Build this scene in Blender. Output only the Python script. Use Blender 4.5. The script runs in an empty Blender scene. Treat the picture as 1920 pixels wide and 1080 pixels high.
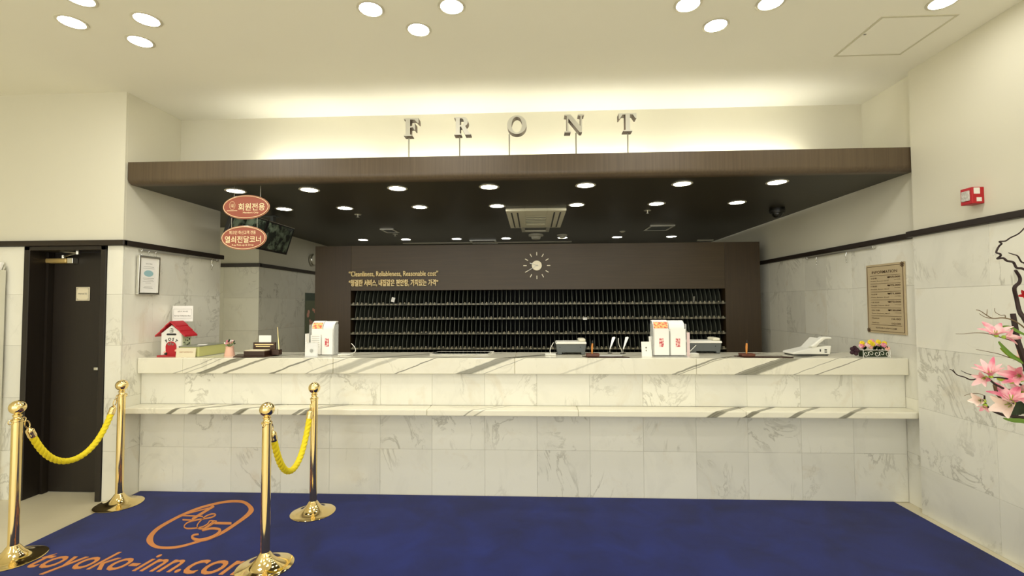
import bpy, bmesh, math, random
from mathutils import Vector, Matrix
random.seed(7)
PI = math.pi
C = bpy.context.scene.collection
S = bpy.context.scene

# ---------------------------------------------------------------- camera
H = 1.6
FPX, YAW, PITCH, ROLL = 871.2, 0.0457, 0.0351, -0.0046
_cy, _sy, _cp, _sp, _cr, _sr = math.cos(YAW), math.sin(YAW), math.cos(PITCH), math.sin(PITCH), math.cos(ROLL), math.sin(ROLL)
_F = Vector((-_sy, _cy, 0)); _R = Vector((_cy, _sy, 0)); _U = Vector((0, 0, 1))
F_ = _F*_cp + _U*_sp
U2 = _U*_cp - _F*_sp
R_ = _R*_cr + U2*_sr
U_ = U2*_cr - _R*_sr
cam = bpy.data.cameras.new('camera'); camo = bpy.data.objects.new('camera', cam); C.objects.link(camo)
cam.sensor_width = 36; cam.lens = FPX/1920*36; cam.clip_start = 0.05
camo.matrix_world = Matrix(((R_.x, U_.x, -F_.x, 0), (R_.y, U_.y, -F_.y, 0), (R_.z, U_.z, -F_.z, H), (0, 0, 0, 1)))
S.camera = camo

# ---------------------------------------------------------------- world, exposure
w = bpy.data.worlds.new('world'); S.world = w; w.use_nodes = True
w.node_tree.nodes['Background'].inputs[0].default_value = (1.0, 0.99, 0.93, 1)
w.node_tree.nodes['Background'].inputs[1].default_value = 1.75
S.view_settings.view_transform = 'Standard'; S.view_settings.look = 'None'
S.view_settings.gamma = 1; S.view_settings.exposure = 0.3
LAMP_LOBBY, LAMP_DESK, LAMP_ADDED = 72.0, 35.0, 23.0
S.cycles.use_denoising = True
S.cycles.sample_clamp_indirect = 6
S.cycles.max_bounces = 10; S.cycles.diffuse_bounces = 5

# ---------------------------------------------------------------- pixel helpers (measuring the photograph)
def ray(px, py):
    return (R_*((px-960)/FPX) + U_*(-(py-540)/FPX) + F_)
def at(px, py, D):
    d = ray(px, py); t = D/d.y; return Vector((d.x*t, D, H+d.z*t))
def atz(px, py, Z):
    d = ray(px, py); t = (Z-H)/d.z; return Vector((d.x*t, d.y*t, Z))
def atx(px, py, X):
    d = ray(px, py); t = X/d.x; return Vector((X, d.y*t, H+d.z*t))

# ---------------------------------------------------------------- materials
def mat(name, col, rough=0.5, metal=0.0, emit=None, spec=0.5, alpha=1.0, trans=0.0, coat=0.0):
    m = bpy.data.materials.new(name); m.use_nodes = True
    b = m.node_tree.nodes['Principled BSDF']
    b.inputs['Base Color'].default_value = (*col, 1)
    b.inputs['Roughness'].default_value = rough
    b.inputs['Metallic'].default_value = metal
    b.inputs['Specular IOR Level'].default_value = spec
    b.inputs['Alpha'].default_value = alpha
    b.inputs['Transmission Weight'].default_value = trans
    b.inputs['Coat Weight'].default_value = coat
    if emit:
        b.inputs['Emission Color'].default_value = (*emit[0], 1)
        b.inputs['Emission Strength'].default_value = emit[1]
    return m
def srgb(r, g, b):
    f = lambda c: (c/255/12.92) if c/255 <= 0.04045 else ((c/255+0.055)/1.055)**2.4
    return (f(r), f(g), f(b))
class N:
    """small node-building helper"""
    def __init__(s, m): s.t = m.node_tree; s.m = m; s.b = s.t.nodes['Principled BSDF']
    def n(s, typ, **kw):
        x = s.t.nodes.new(typ)
        for k, v in kw.items():
            if k.startswith('i_'): x.inputs[k[2:]].default_value = v
            else: setattr(x, k, v)
        return x
    def l(s, a, b): s.t.links.new(a, b)
    def math(s, op, a, b=None, clamp=False):
        x = s.t.nodes.new('ShaderNodeMath'); x.operation = op; x.use_clamp = clamp
        for i, v in enumerate((a, b)):
            if v is None: continue
            if isinstance(v, (int, float)): x.inputs[i].default_value = v
            else: s.l(v, x.inputs[i])
        return x.outputs[0]
    def mix(s, fac, a, b):
        x = s.t.nodes.new('ShaderNodeMix'); x.data_type = 'RGBA'
        for key, v in ((0, fac), (6, a), (7, b)):
            if isinstance(v, (int, float)): x.inputs[key].default_value = v
            elif isinstance(v, tuple): x.inputs[key].default_value = (*v, 1)
            else: s.l(v, x.inputs[key])
        return x.outputs[2]
    def noise(s, vec, scale, detail=4, rough=.5, dist=0.0):
        x = s.n('ShaderNodeTexNoise'); x.inputs['Scale'].default_value = scale
        x.inputs['Detail'].default_value = detail; x.inputs['Roughness'].default_value = rough
        x.inputs['Distortion'].default_value = dist
        s.l(vec, x.inputs['Vector']); return x.outputs['Fac']
    def bump(s, h, strength, dist=0.01):
        x = s.n('ShaderNodeBump'); x.inputs['Strength'].default_value = strength; x.inputs['Distance'].default_value = dist
        s.l(h, x.inputs['Height']); s.l(x.outputs[0], s.b.inputs['Normal'])
def coords(k, random_shift=True):
    tc = k.n('ShaderNodeTexCoord')
    if not random_shift: return tc.outputs['Object']
    oi = k.n('ShaderNodeObjectInfo')
    sc = k.n('ShaderNodeVectorMath', operation='SCALE'); sc.inputs[0].default_value = (37.0, 91.0, 53.0)
    k.l(oi.outputs['Random'], sc.inputs['Scale'])
    ad = k.n('ShaderNodeVectorMath', operation='ADD')
    k.l(tc.outputs['Object'], ad.inputs[0]); k.l(sc.outputs[0], ad.inputs[1])
    return ad.outputs[0]
def marble(name, base, vein, tan, rough=0.2, streaks=None, streak_col=(0.25, 0.245, 0.20), amount=1.0, slant=2.7, wobble=.12):
    m = mat(name, base, rough); k = N(m)
    v = coords(k, streaks is None)
    # fine veins: thin bands where a warped noise crosses its middle
    mp = k.n('ShaderNodeMapping'); mp.inputs['Rotation'].default_value = (0.35, 0.5, 0.3); mp.inputs['Scale'].default_value = (1, 1, 0.65)
    k.l(v, mp.inputs[0]); vv = mp.outputs[0]
    n1 = k.noise(vv, 3.2, 6, .62, 1.1)
    d = k.math('ABSOLUTE', k.math('SUBTRACT', n1, 0.5))
    line = k.math('SUBTRACT', 1.0, k.math('MULTIPLY', d, 34.0), True)
    mask = k.math('MULTIPLY', k.math('SUBTRACT', k.noise(v, 2.1, 3, .5, .3), 0.5), 7.0, True)
    veins = k.math('MULTIPLY', k.math('MULTIPLY', line, mask), 0.62*amount, True)
    n2 = k.noise(vv, 1.6, 5, .6, 2.2)
    cloud = k.math('MULTIPLY', k.math('SUBTRACT', n2, 0.52), 2.0*amount, True)
    n3 = k.noise(v, 2.6, 5, .65, 1.2)
    warm = k.math('MULTIPLY', k.math('SUBTRACT', n3, 0.58), 3.2*amount, True)
    c = k.mix(cloud, base, tuple(x*.80 for x in base))
    c = k.mix(warm, c, tan)
    c = k.mix(veins, c, vein)
    if streaks is not None:
        sx = k.n('ShaderNodeSeparateXYZ'); k.l(v, sx.inputs[0])
        u = k.math('SUBTRACT', sx.outputs[0], k.math('MULTIPLY', sx.outputs[2], slant))
        u = k.math('SUBTRACT', u, k.math('MULTIPLY', sx.outputs[1], 1.3))
        wob = k.math('MULTIPLY', k.math('SUBTRACT', k.noise(v, 5, 3, .6), .5), wobble)
        u = k.math('ADD', u, wob)
        tot = None
        for (u0, hw, st) in streaks:
            a = k.math('ABSOLUTE', k.math('SUBTRACT', u, u0))
            a = k.math('MULTIPLY', k.math('SUBTRACT', hw, a), 1.0/(hw*0.35), True)
            a = k.math('MULTIPLY', a, st)
            tot = a if tot is None else k.math('MAXIMUM', tot, a)
        # brushed fine striping that runs with the streaks
        cmb = k.n('ShaderNodeCombineXYZ'); k.l(u, cmb.inputs[0])
        fine = k.noise(cmb.outputs[0], 34, 3, .7)
        fl = k.math('MULTIPLY', k.math('SUBTRACT', fine, 0.56), 5.0, True)
        fl = k.math('MULTIPLY', k.math('MULTIPLY', fl, 0.7), k.math('MULTIPLY', k.math('SUBTRACT', k.noise(v, 1.3, 2, .5), .45), 5.0, True))
        tot = k.math('MAXIMUM', tot, k.math('MULTIPLY', fl, 0.35))
        grain = k.math('ADD', k.math('MULTIPLY', fine, 0.9), 0.45, True)
        c = k.mix(k.math('MULTIPLY', tot, grain), c, streak_col)
    else:
        oi = k.n('ShaderNodeObjectInfo')
        br = k.math('ADD', k.math('MULTIPLY', oi.outputs['Random'], 0.10), 0.93)
        hs = k.n('ShaderNodeHueSaturation'); k.l(c, hs.inputs['Color']); k.l(br, hs.inputs['Value']); c = hs.outputs[0]
    k.l(c, k.b.inputs['Base Color'])
    return m
def wood(name, c1, c2, rough=0.35, axis='Z', scale=1.0):
    m = mat(name, c1, rough); k = N(m)
    v = coords(k)
    mp = k.n('ShaderNodeMapping')
    mp.inputs['Scale'].default_value = {'Z': (60, 60, 1.6), 'X': (1.6, 60, 60), 'Y': (60, 1.6, 60)}[axis]
    k.l(v, mp.inputs[0])
    a = k.noise(mp.outputs[0], 1.0*scale, 4, .6, .4)
    b = k.noise(v, 1.2, 3, .5)
    f = k.math('ADD', k.math('MULTIPLY', a, .7), k.math('MULTIPLY', b, .5), True)
    c = k.mix(k.math('MULTIPLY', k.math('SUBTRACT', f, .35), 2.2, True), c1, c2)
    k.l(c, k.b.inputs['Base Color']); k.bump(a, .08, .002)
    return m

MB_BASE = srgb(236, 234, 220)
M = {}
M['marble'] = marble('marble_tile', MB_BASE, srgb(166, 162, 144), srgb(218, 207, 182), .22)
M['grout'] = mat('grout', srgb(222, 218, 200), .8)
M['plaster'] = mat('plaster', srgb(222, 218, 199), .85, spec=.2)
M['ceiling'] = mat('ceiling_paint', srgb(246, 244, 231), .9, spec=.2)
M['line'] = mat('hatch_edge', srgb(206, 202, 180), .7)
M['trim'] = wood('trim_wood', srgb(30, 22, 14), srgb(42, 31, 20), .4, 'X')
M['doorw'] = wood('door_veneer', srgb(24, 18, 12), srgb(34, 26, 17), .45, 'Z')
M['veneer'] = wood('canopy_veneer', srgb(70, 57, 41), srgb(92, 77, 57), .38, 'Z')
M['soffitv'] = wood('soffit_shaded_veneer', srgb(36, 33, 22), srgb(48, 43, 29), .42, 'X')  # darker wood for the soffit, underside shade put into its colour
M['veneerh'] = wood('cabinet_veneer', srgb(64, 51, 33), srgb(80, 65, 42), .42, 'X')
M['veneerv'] = wood('cabinet_side_veneer', srgb(60, 47, 32), srgb(75, 60, 40), .42, 'Z')
M['brass'] = mat('polished_brass', (0.93, 0.74, 0.36), .10, 1.0)
M['gold'] = mat('gold_letters', srgb(255, 232, 172), .4, .1)
M['steel'] = mat('brushed_steel', (0.78, 0.77, 0.70), .28, 1.0)
M['chrome'] = mat('chrome', (0.85, 0.85, 0.82), .08, 1.0)
M['letter'] = mat('satin_letter_metal', srgb(196, 193, 178), .4, .1)
M['black'] = mat('black_plastic', srgb(16, 16, 14), .4)
M['blackslot'] = mat('rack_black', srgb(17, 18, 15), .6)
M['divider'] = mat('divider_plastic', srgb(84, 88, 78), .4)
M['shelf'] = mat('rack_shelf', srgb(78, 76, 62), .45)
M['tag'] = mat('slot_number_tag', srgb(170, 164, 140), .5)
M['white'] = mat('white_plastic', srgb(236, 235, 225), .35)
M['cream'] = mat('cream_plastic', srgb(222, 218, 196), .4)
M['paper'] = mat('white_paper', srgb(250, 248, 242), .7)
M['ivory'] = mat('ivory_card', srgb(226, 216, 186), .7)
M['grey'] = mat('grey_plastic', srgb(92, 97, 96), .5)
M['dgrey'] = mat('dark_grey_plastic', srgb(58, 60, 58), .4)
M['ink'] = mat('black_ink', srgb(40, 38, 32), .7)
M['greyink'] = mat('grey_ink', srgb(120, 118, 108), .7)
M['red'] = mat('red_paint', srgb(180, 16, 30), .4)
M['redroof'] = mat('red_shingle', srgb(186, 32, 44), .45)
M['signred'] = mat('terracotta_acrylic', srgb(156, 84, 66), .35)
M['signcream'] = mat('sign_cream', srgb(250, 226, 180), .5)
M['pinkink'] = mat('salmon_print', srgb(232, 120, 110), .6)
M['orangeink'] = mat('orange_print', srgb(245, 140, 60), .6)
M['blueink'] = mat('pale_blue_print', srgb(160, 200, 205), .6)
M['walnut'] = wood('walnut', srgb(84, 46, 32), srgb(112, 62, 42), .35, 'X')
M['dwalnut'] = wood('dark_tray', srgb(52, 32, 22), srgb(66, 42, 28), .3, 'X')
M['olive'] = mat('olive_pages', srgb(196, 196, 128), .7)
M['bookcover'] = mat('grey_book_cover', srgb(140, 142, 126), .5)
M['infob'] = mat('bronze_sign_plate', srgb(196, 178, 142), .45, .0)
M['bronze'] = mat('dark_bronze', srgb(92, 70, 48), .45, .3)
M['leaf'] = mat('leaf_green', srgb(96, 132, 40), .5)
M['dleaf'] = mat('dark_leaf', srgb(40, 56, 30), .6)
M['lime'] = mat('lime_stem', srgb(160, 190, 60), .5)
M['bark'] = mat('dark_bark', srgb(46, 28, 26), .7)
M['twig'] = mat('brown_twig', srgb(112, 92, 62), .7)
M['purple'] = mat('dark_purple_bloom', srgb(52, 22, 34), .8)
M['pinkp'] = mat('pink_petal', srgb(236, 158, 172), .6)
M['yellowp'] = mat('yellow_petal', srgb(240, 214, 40), .6)
M['peachp'] = mat('peach_petal', srgb(240, 180, 160), .6)
M['screen'] = mat('dark_screen', srgb(44, 54, 46), .15)
M['pot'] = mat('pink_pot', srgb(236, 188, 164), .5)
M['glazed'] = mat('vase_glaze', srgb(60, 58, 54), .2)
M['lamp'] = mat('lobby_lamp_lens', (1, 1, 1), .4, emit=((1.0, 0.975, 0.915), LAMP_LOBBY))
M['lamp2'] = mat('desk_lamp_lens', (1, 1, 1), .4, emit=((1.0, 0.96, 0.84), LAMP_DESK))
M['ring'] = mat('lamp_ring', srgb(226, 222, 204), .3, .3)
M['acrylic'] = mat('clear_acrylic', (.95, .97, .96), .06, alpha=.28)
M['glasspad'] = mat('black_glass', srgb(16, 16, 12), .05)
M['orangewood'] = mat('amber_pen', srgb(214, 140, 60), .35)

# petal pink with a deeper base
k = N(M['pinkp']); gn = k.noise(coords(k), 14, 3); k.l(k.mix(k.math('MULTIPLY', k.math('SUBTRACT', gn, .42), 5, True), srgb(248, 206, 206), srgb(224, 118, 146)), k.b.inputs['Base Color'])
# plaster: very faint mottling and orange-peel
for nm, sc in (('plaster', 1.2), ('ceiling', .9)):
    k = N(M[nm]); base = tuple(M[nm].node_tree.nodes['Principled BSDF'].inputs[0].default_value)[:3]
    v = coords(k, False); f = k.noise(v, sc, 3)
    k.l(k.mix(f, base, tuple(x*.95 for x in base)), k.b.inputs['Base Color']); k.bump(k.noise(v, 180, 2), .04, .002)
# carpet
M['carpet'] = mat('blue_carpet', srgb(24, 38, 92), 1.0, spec=.05); k = N(M['carpet']); v = coords(k, False)
f = k.noise(v, 3.2, 5, .6, .6); g = k.noise(v, 420, 2, .7)
f2 = k.math('ADD', k.math('MULTIPLY', f, .7), k.math('MULTIPLY', g, .3))
k.l(k.mix(k.math('MULTIPLY', k.math('SUBTRACT', f2, .36), 3.4, True), srgb(10, 21, 76), srgb(20, 36, 110)), k.b.inputs['Base Color']); k.bump(g, .5, .004)
k.b.inputs['Sheen Weight'].default_value = .15
M['carpetink'] = mat('orange_carpet_pile', srgb(206, 138, 84), 1.0, spec=.05); k = N(M['carpetink']); v = coords(k, False); g = k.noise(v, 420, 2, .7)
k.l(k.mix(g, srgb(186, 116, 64), srgb(216, 152, 98)), k.b.inputs['Base Color']); k.bump(g, .5, .004)
# floor
M['floor'] = mat('beige_floor', srgb(214, 204, 174), .18); k = N(M['floor']); v = coords(k, False)
k.l(k.mix(k.noise(v, 1.4, 5, .6, .5), srgb(206, 196, 164), srgb(222, 213, 186)), k.b.inputs['Base Color'])
# yellow rope
M['rope'] = mat('yellow_rope', srgb(240, 214, 16), .75); k = N(M['rope']); v = coords(k, False)
g = k.noise(v, 160, 2); k.l(k.mix(g, srgb(226, 196, 6), srgb(250, 234, 40)), k.b.inputs['Base Color']); k.bump(g, .5, .004)
# screen picture: dark cells with pale patches
k = N(M['screen']); v = coords(k); g = k.noise(v, 9, 3, .6)
k.l(k.mix(k.math('MULTIPLY', k.math('SUBTRACT', g, .45), 5, True), srgb(30, 38, 32), srgb(108, 122, 104)), k.b.inputs['Base Color'])

# ---------------------------------------------------------------- mesh building
class MB:
    def __init__(s): s.v = []; s.f = []
    def add(s, vs, fs):
        o = len(s.v); s.v += [tuple(p) for p in vs]; s.f += [tuple(i+o for i in f) for f in fs]; return s
    def box(s, x0, x1, y0, y1, z0, z1, T=None):
        vs = [(x, y, z) for x in (x0, x1) for y in (y0, y1) for z in (z0, z1)]
        if T is not None: vs = [T @ Vector(p) for p in vs]
        return s.add(vs, [(0, 1, 3, 2), (4, 6, 7, 5), (0, 4, 5, 1), (2, 3, 7, 6), (0, 2, 6, 4), (1, 5, 7, 3)])
    def prism(s, poly, a, b, plane='XZ', T=None):
        """poly in the named plane, extruded from a to b along the third axis"""
        n = len(poly); vs = []
        for t in (a, b):
            for (p, q) in poly:
                vs.append({'XZ': (p, t, q), 'YZ': (t, p, q), 'XY': (p, q, t)}[plane])
        if T is not None: vs = [T @ Vector(p) for p in vs]
        fs = [tuple(range(n)), tuple(range(2*n-1, n-1, -1))] + [(i, i+n, (i+1) % n+n, (i+1) % n) for i in range(n)]
        return s.add(vs, fs)
    def lathe(s, prof, c=(0, 0, 0), n=24, T=None, cap=True):
        vs = []; fs = []
        for (r, z) in prof:
            for i in range(n):
                a = 2*PI*i/n; vs.append((c[0]+r*math.cos(a), c[1]+r*math.sin(a), c[2]+z))
        m = len(prof)
        for j in range(m-1):
            for i in range(n):
                fs.append((j*n+i, j*n+(i+1) % n, (j+1)*n+(i+1) % n, (j+1)*n+i))
        if cap: fs += [tuple(range(n-1, -1, -1)), tuple((m-1)*n+i for i in range(n))]
        if T is not None: vs = [T @ Vector(p) for p in vs]
        return s.add(vs, fs)
    def sphere(s, c, r, n=20, m=12, sq=(1, 1, 1)):
        prof = []
        vs = []; fs = []
        for j in range(1, m):
            th = PI*j/m
            for i in range(n):
                a = 2*PI*i/n
                vs.append((c[0]+sq[0]*r*math.sin(th)*math.cos(a), c[1]+sq[1]*r*math.sin(th)*math.sin(a), c[2]+sq[2]*r*math.cos(th)))
        t = len(vs); vs += [(c[0], c[1], c[2]+r*sq[2]), (c[0], c[1], c[2]-r*sq[2])]
        for j in range(m-2):
            for i in range(n): fs.append((j*n+i, (j+1)*n+i, (j+1)*n+(i+1) % n, j*n+(i+1) % n))
        for i in range(n):
            fs.append((t, i, (i+1) % n)); fs.append((t+1, (m-2)*n+(i+1) % n, (m-2)*n+i))
        return s.add(vs, fs)
    def tube(s, pts, r, n=8, rf=None, closed=False):
        P = [Vector(p) for p in pts]; L = len(P); vs = []; fs = []
        up = None
        for i in range(L):
            if closed: t = (P[(i+1) % L]-P[i-1])
            else: t = P[min(i+1, L-1)]-P[max(i-1, 0)]
            t.normalize()
            if up is None:
                up = t.orthogonal().normalized()
            up = (up - t*up.dot(t)); up = up.normalized() if up.length > 1e-6 else t.orthogonal().normalized()
            sd = t.cross(up)
            for j in range(n):
                a = 2*PI*j/n
                rr = (r[i] if isinstance(r, (list, tuple)) else r)
                if rf: rr = rf(i/(L-1), a)
                vs.append(P[i]+(up*math.cos(a)+sd*math.sin(a))*rr)
        for i in range(L if closed else L-1):
            k2 = (i+1) % L
            for j in range(n): fs.append((i*n+j, i*n+(j+1) % n, k2*n+(j+1) % n, k2*n+j))
        if not closed: fs += [tuple(range(n-1, -1, -1)), tuple((L-1)*n+j for j in range(n))]
        return s.add(vs, fs)
    def strip(s, A, B, closed=False):
        n = len(A); vs = list(A)+list(B)
        fs = [(i, (i+1) % n, (i+1) % n+n, i+n) for i in range(n if closed else n-1)]
        return s.add(vs, fs)
    def mesh(s, name):
        me = bpy.data.meshes.new(name); me.from_pydata(s.v, [], s.f); me.update()
        bm = bmesh.new(); bm.from_mesh(me); bmesh.ops.recalc_face_normals(bm, faces=bm.faces); bm.to_mesh(me); bm.free()
        return me
def obj(name, mb, m, parent=None, loc=(0, 0, 0), rot=(0, 0, 0), smooth=False, bevel=0, kind=None):
    me = mb.mesh(name) if isinstance(mb, MB) else mb
    if m is not None and not me.materials: me.materials.append(m if not isinstance(m, str) else M[m])
    o = bpy.data.objects.new(name, me); C.objects.link(o); o.location = loc; o.rotation_euler = rot
    if parent is not None: o.parent = parent
    if smooth:
        for p in me.polygons: p.use_smooth = True
        try: me.set_sharp_from_angle(angle=0.7)
        except Exception: pass
    if bevel:
        b = o.modifiers.new('bevel', 'BEVEL'); b.width = bevel; b.segments = 2; b.limit_method = 'ANGLE'
    if kind: o['kind'] = kind
    return o
def tag(o, label=None, cat=None, group=None, kind=None):
    if label: o['label'] = label
    if cat: o['category'] = cat
    if group: o['group'] = group
    if kind: o['kind'] = kind
    return o
def thing(name, loc, label, cat, group=None, rz=0):
    o = bpy.data.objects.new(name, None); C.objects.link(o); o.location = loc; o.rotation_euler = (0, 0, rz)
    o.empty_display_size = .05
    return tag(o, label, cat, group)
def copy_tree(o, parent=None):
    kids = list(o.children)
    c = o.copy(); C.objects.link(c); c.parent = parent
    for ch in kids: copy_tree(ch, c)
    return c
def text_mb(body, w=None, h=None, f=None, ext=0.0, bold=0.0, shear=0.0, align='C', res=3):
    """text as a mesh scaled to width w / height h, mapped by f(x,y,z) -> 3D"""
    cu = bpy.data.curves.new('text', 'FONT'); cu.body = body; cu.resolution_u = res; cu.size = 1; cu.offset = bold; cu.shear = shear
    cu.extrude = ext
    to = bpy.data.objects.new('text', cu); C.objects.link(to)
    dg = bpy.context.evaluated_depsgraph_get(); dg.update()
    me = bpy.data.meshes.new_from_object(to.evaluated_get(dg))
    vs = [v.co.copy() for v in me.vertices]; fs = [tuple(p.vertices) for p in me.polygons]
    bpy.data.objects.remove(to); bpy.data.curves.remove(cu); bpy.data.meshes.remove(me)
    mb = MB()
    if not vs: return mb
    x0 = min(v.x for v in vs); x1 = max(v.x for v in vs); y0 = min(v.y for v in vs); y1 = max(v.y for v in vs)
    sy = h/(y1-y0) if h else None; sx = w/(x1-x0) if w else None
    if sx is None: sx = sy
    if sy is None: sy = sx
    cx = {'C': (x0+x1)/2, 'L': x0, 'R': x1}[align]; cyy = (y0+y1)/2
    mb.add([f(((v.x-cx)*sx), ((v.y-cyy)*sy), v.z) for v in vs], fs)
    return mb
def face_f(cx, y, cz):      # upright, facing -Y
    return lambda a, b, c: (cx+a, y-c, cz+b)
def poly_mesh(polys, ext, name='m'):
    cu = bpy.data.curves.new(name, 'CURVE'); cu.dimensions = '2D'; cu.fill_mode = 'BOTH'; cu.extrude = ext
    for P in polys:
        sp = cu.splines.new('POLY'); sp.points.add(len(P)-1); sp.use_cyclic_u = True
        for i, (x, y) in enumerate(P): sp.points[i].co = (x, y, 0, 1)
    to = bpy.data.objects.new('t', cu); C.objects.link(to)
    dg = bpy.context.evaluated_depsgraph_get(); dg.update()
    me = bpy.data.meshes.new_from_object(to.evaluated_get(dg)); me.name = name
    vs = [v.co.copy() for v in me.vertices]; fs = [tuple(p.vertices) for p in me.polygons]
    bpy.data.objects.remove(to); bpy.data.curves.remove(cu); bpy.data.meshes.remove(me)
    return vs, fs
def ell(cx, cy, a, b, n=40): return [(cx+a*math.cos(2*PI*i/n), cy+b*math.sin(2*PI*i/n)) for i in range(n)]
def smooth_path(P, k=6, closed=False):
    out = []; n = len(P)
    P = [Vector(p) for p in P]
    for i in range(n if closed else n-1):
        p0 = P[i-1] if (closed or i > 0) else P[0]; p1 = P[i]; p2 = P[(i+1) % n]; p3 = P[(i+2) % n] if (closed or i+2 < n) else P[-1]
        for j in range(k):
            t = j/k
            out.append(0.5*((2*p1)+(p2-p0)*t+(2*p0-5*p1+4*p2-p3)*t*t+(3*p1-p0-3*p2+p3)*t**3))
    if not closed: out.append(P[-1])
    return out

# ---------------------------------------------------------------- main dimensions
XL, XR, XF = -3.415, 2.995, 2.936
DL, DR = 3.71, 3.72
DF, DT, DS = 3.915, 3.871, 3.746
ZS, ZSB, ZT, ZTB = .753, .702, 1.153, 1.020
ZC, DUW, ZTR = 3.413, 4.33, 2.151
DFA, ZFA, ZFB = 3.735, 2.815, 2.63
DBK, DU = 7.98, 6.0
TH = .012      # tile thickness
TRH = .046

def struct(name, mb, m, **kw): return obj(name, mb, m, kind='structure', **kw)
struct('floor', MB().box(-6.2, 3.3, -4, 8.2, -.1, 0), 'floor')
struct('ceiling', MB().box(-6.2, 3.3, -4, DUW+.15, ZC, ZC+.1), 'ceiling')

_tiles = {}
def tile(parent, axis, sgn, plane, u0, u1, z0, z1, gap=.0011, th=TH, name='tile', m='marble'):
    key = (axis, sgn, round(u1-u0, 3), round(z1-z0, 3), th, m)
    hu = (u1-u0)/2-gap/2; hz = (z1-z0)/2-gap/2; c = .0009
    if key not in _tiles:
        # chamfered slab, front face at local 0, body behind
        pr = [(-hu, -hz), (hu, -hz), (hu, hz), (-hu, hz)]; inn = [(-hu+c, -hz+c), (hu-c, -hz+c), (hu-c, hz-c), (-hu+c, hz-c)]
        vs = []
        for lst, d in ((inn, 0), (pr, c), (pr, th)):
            for (a, b) in lst:
                vs.append((a, d*sgn, b) if axis == 'Y' else (d*sgn, a, b))
        fs = [(0, 1, 2, 3)] + [(i, (i+1) % 4, (i+1) % 4+4, i+4) for i in range(4)] + [(i+4, (i+1) % 4+4, (i+1) % 4+8, i+8) for i in range(4)] + [(8, 9, 10, 11)]
        me = MB().add(vs, fs).mesh(name); me.materials.append(M[m]); _tiles[key] = me
    o = bpy.data.objects.new(name, _tiles[key]); C.objects.link(o); o.parent = parent
    cu, cz = (u0+u1)/2, (z0+z1)/2
    o.location = (cu, plane, cz) if axis == 'Y' else (plane, cu, cz)
    return o
def tile_field(parent, axis, sgn, plane, us, zs, **kw):
    for i in range(len(us)-1):
        for j in range(len(zs)-1): tile(parent, axis, sgn, plane, us[i], us[i+1], zs[j], zs[j+1], **kw)

# --- wall with the door (faces the camera), left of the counter
dx0 = at(44, 600, DL).x; dx1 = at(198, 600, DL).x; ZD = ZTR-TRH
wd = struct('wall_door_side', MB().box(-6.2, dx0, DL+TH, DL+.12, 0, ZC).box(dx1, XL-.013, DL+TH, DL+.12, 0, ZC).box(dx0, dx1, DL+TH, DL+.12, ZD, ZC), 'plaster')
rowsL = [0, .405, .84, 1.275, 1.70, ZD]
tile_field(wd, 'Y', 1, DL, [-6.0, -5.4, -4.8, dx0-.005], rowsL)
tile_field(wd, 'Y', 1, DL, [dx1+.002, XL], rowsL)
# --- left side wall of the alcove
wl = struct('wall_left', MB().box(XL-.10, XL-TH, DL+.03, 4.92, 0, ZC), 'plaster')
cL = [DL+.015, 4.03, 4.45, 4.92]
tile_field(wl, 'X', -1, XL, cL, rowsL)
struct('trim_1', MB().box(-6.2, XL+.028, DL-.028, DL+TH, ZD, ZTR), 'trim', bevel=.006)
struct('trim_2', MB().box(XL-TH, XL+.028, DL-.02, 4.94, ZD, ZTR), 'trim', bevel=.006)
# --- passage behind it
xr2 = at(485, 560, 5.9).x
wp = struct('wall_passage', MB().box(-4.6, xr2-TH-.001, 5.9+TH, 6.0, 0, ZFB).box(-4.7, -4.6, 4.9, 6.0, 0, ZFB), 'plaster')
tile_field(wp, 'Y', 1, 5.9, [-4.6, -4.05, xr2], [0, .405, .84, 1.275, 1.70, ZD])
wq = struct('wall_left_rear', MB().box(xr2-.1, xr2-TH, 5.9+TH+.001, DBK, 0, ZFB), 'plaster')
tile_field(wq, 'X', -1, xr2, [5.915, 6.38, 6.85, 7.32, 7.9], [0, .405, .84, 1.275, 1.70, ZD])
struct('trim_3', MB().box(-4.6, xr2+.028, 5.872, 5.9+TH, ZD, ZTR), 'trim', bevel=.006)
struct('trim_4', MB().box(xr2-TH, xr2+.028, 5.88, DBK, ZD, ZTR), 'trim', bevel=.006)
struct('wall_back', MB().box(-4.7, 3.2, DBK, DBK+.1, 0, ZFB), 'plaster')
# --- right alcove wall
wr = struct('wall_right', MB().box(XR+TH, XR+.15, DR+.03, DBK, 0, ZC), 'plaster')
uR = [DR+.02, 4.13, 4.51, 4.89, 5.27, 5.65, 6.03, 6.5, 7.0, 7.5, 7.97]
tile_field(wr, 'X', 1, XR, uR, [0, .405, .84, 1.265, 1.735, ZD])
struct('trim_5', MB().box(XR-.028, XR+TH, DR+.02, DBK, ZD, ZTR), 'trim', bevel=.006)
# --- right front wall, a little further in
wf = struct('wall_right_front', MB().box(XF+TH, XF+.3, -4, DR+.004, 0, ZC), 'plaster')
tile_field(wf, 'X', 1, XF, [-1.72, -1.12, -.52, .08, .72, 1.32, 1.92, 2.52, 3.12, DR], [0, .355, .80, 1.255, 1.705, ZD])
struct('trim_6', MB().box(XF-.03, XF+TH, -4, DR+.03, ZD, ZTR), 'trim', bevel=.006)
# --- left outer wall of the lobby
struct('wall_lobby_left', MB().box(-6.3, -6.2, -4, DL+.2, 0, ZC), 'plaster')
# --- wall above the canopy
struct('wall_above_canopy', MB().box(XL-.1, XR+.15, DUW, DUW+.1, ZFA-.15, ZC), 'plaster')
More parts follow.
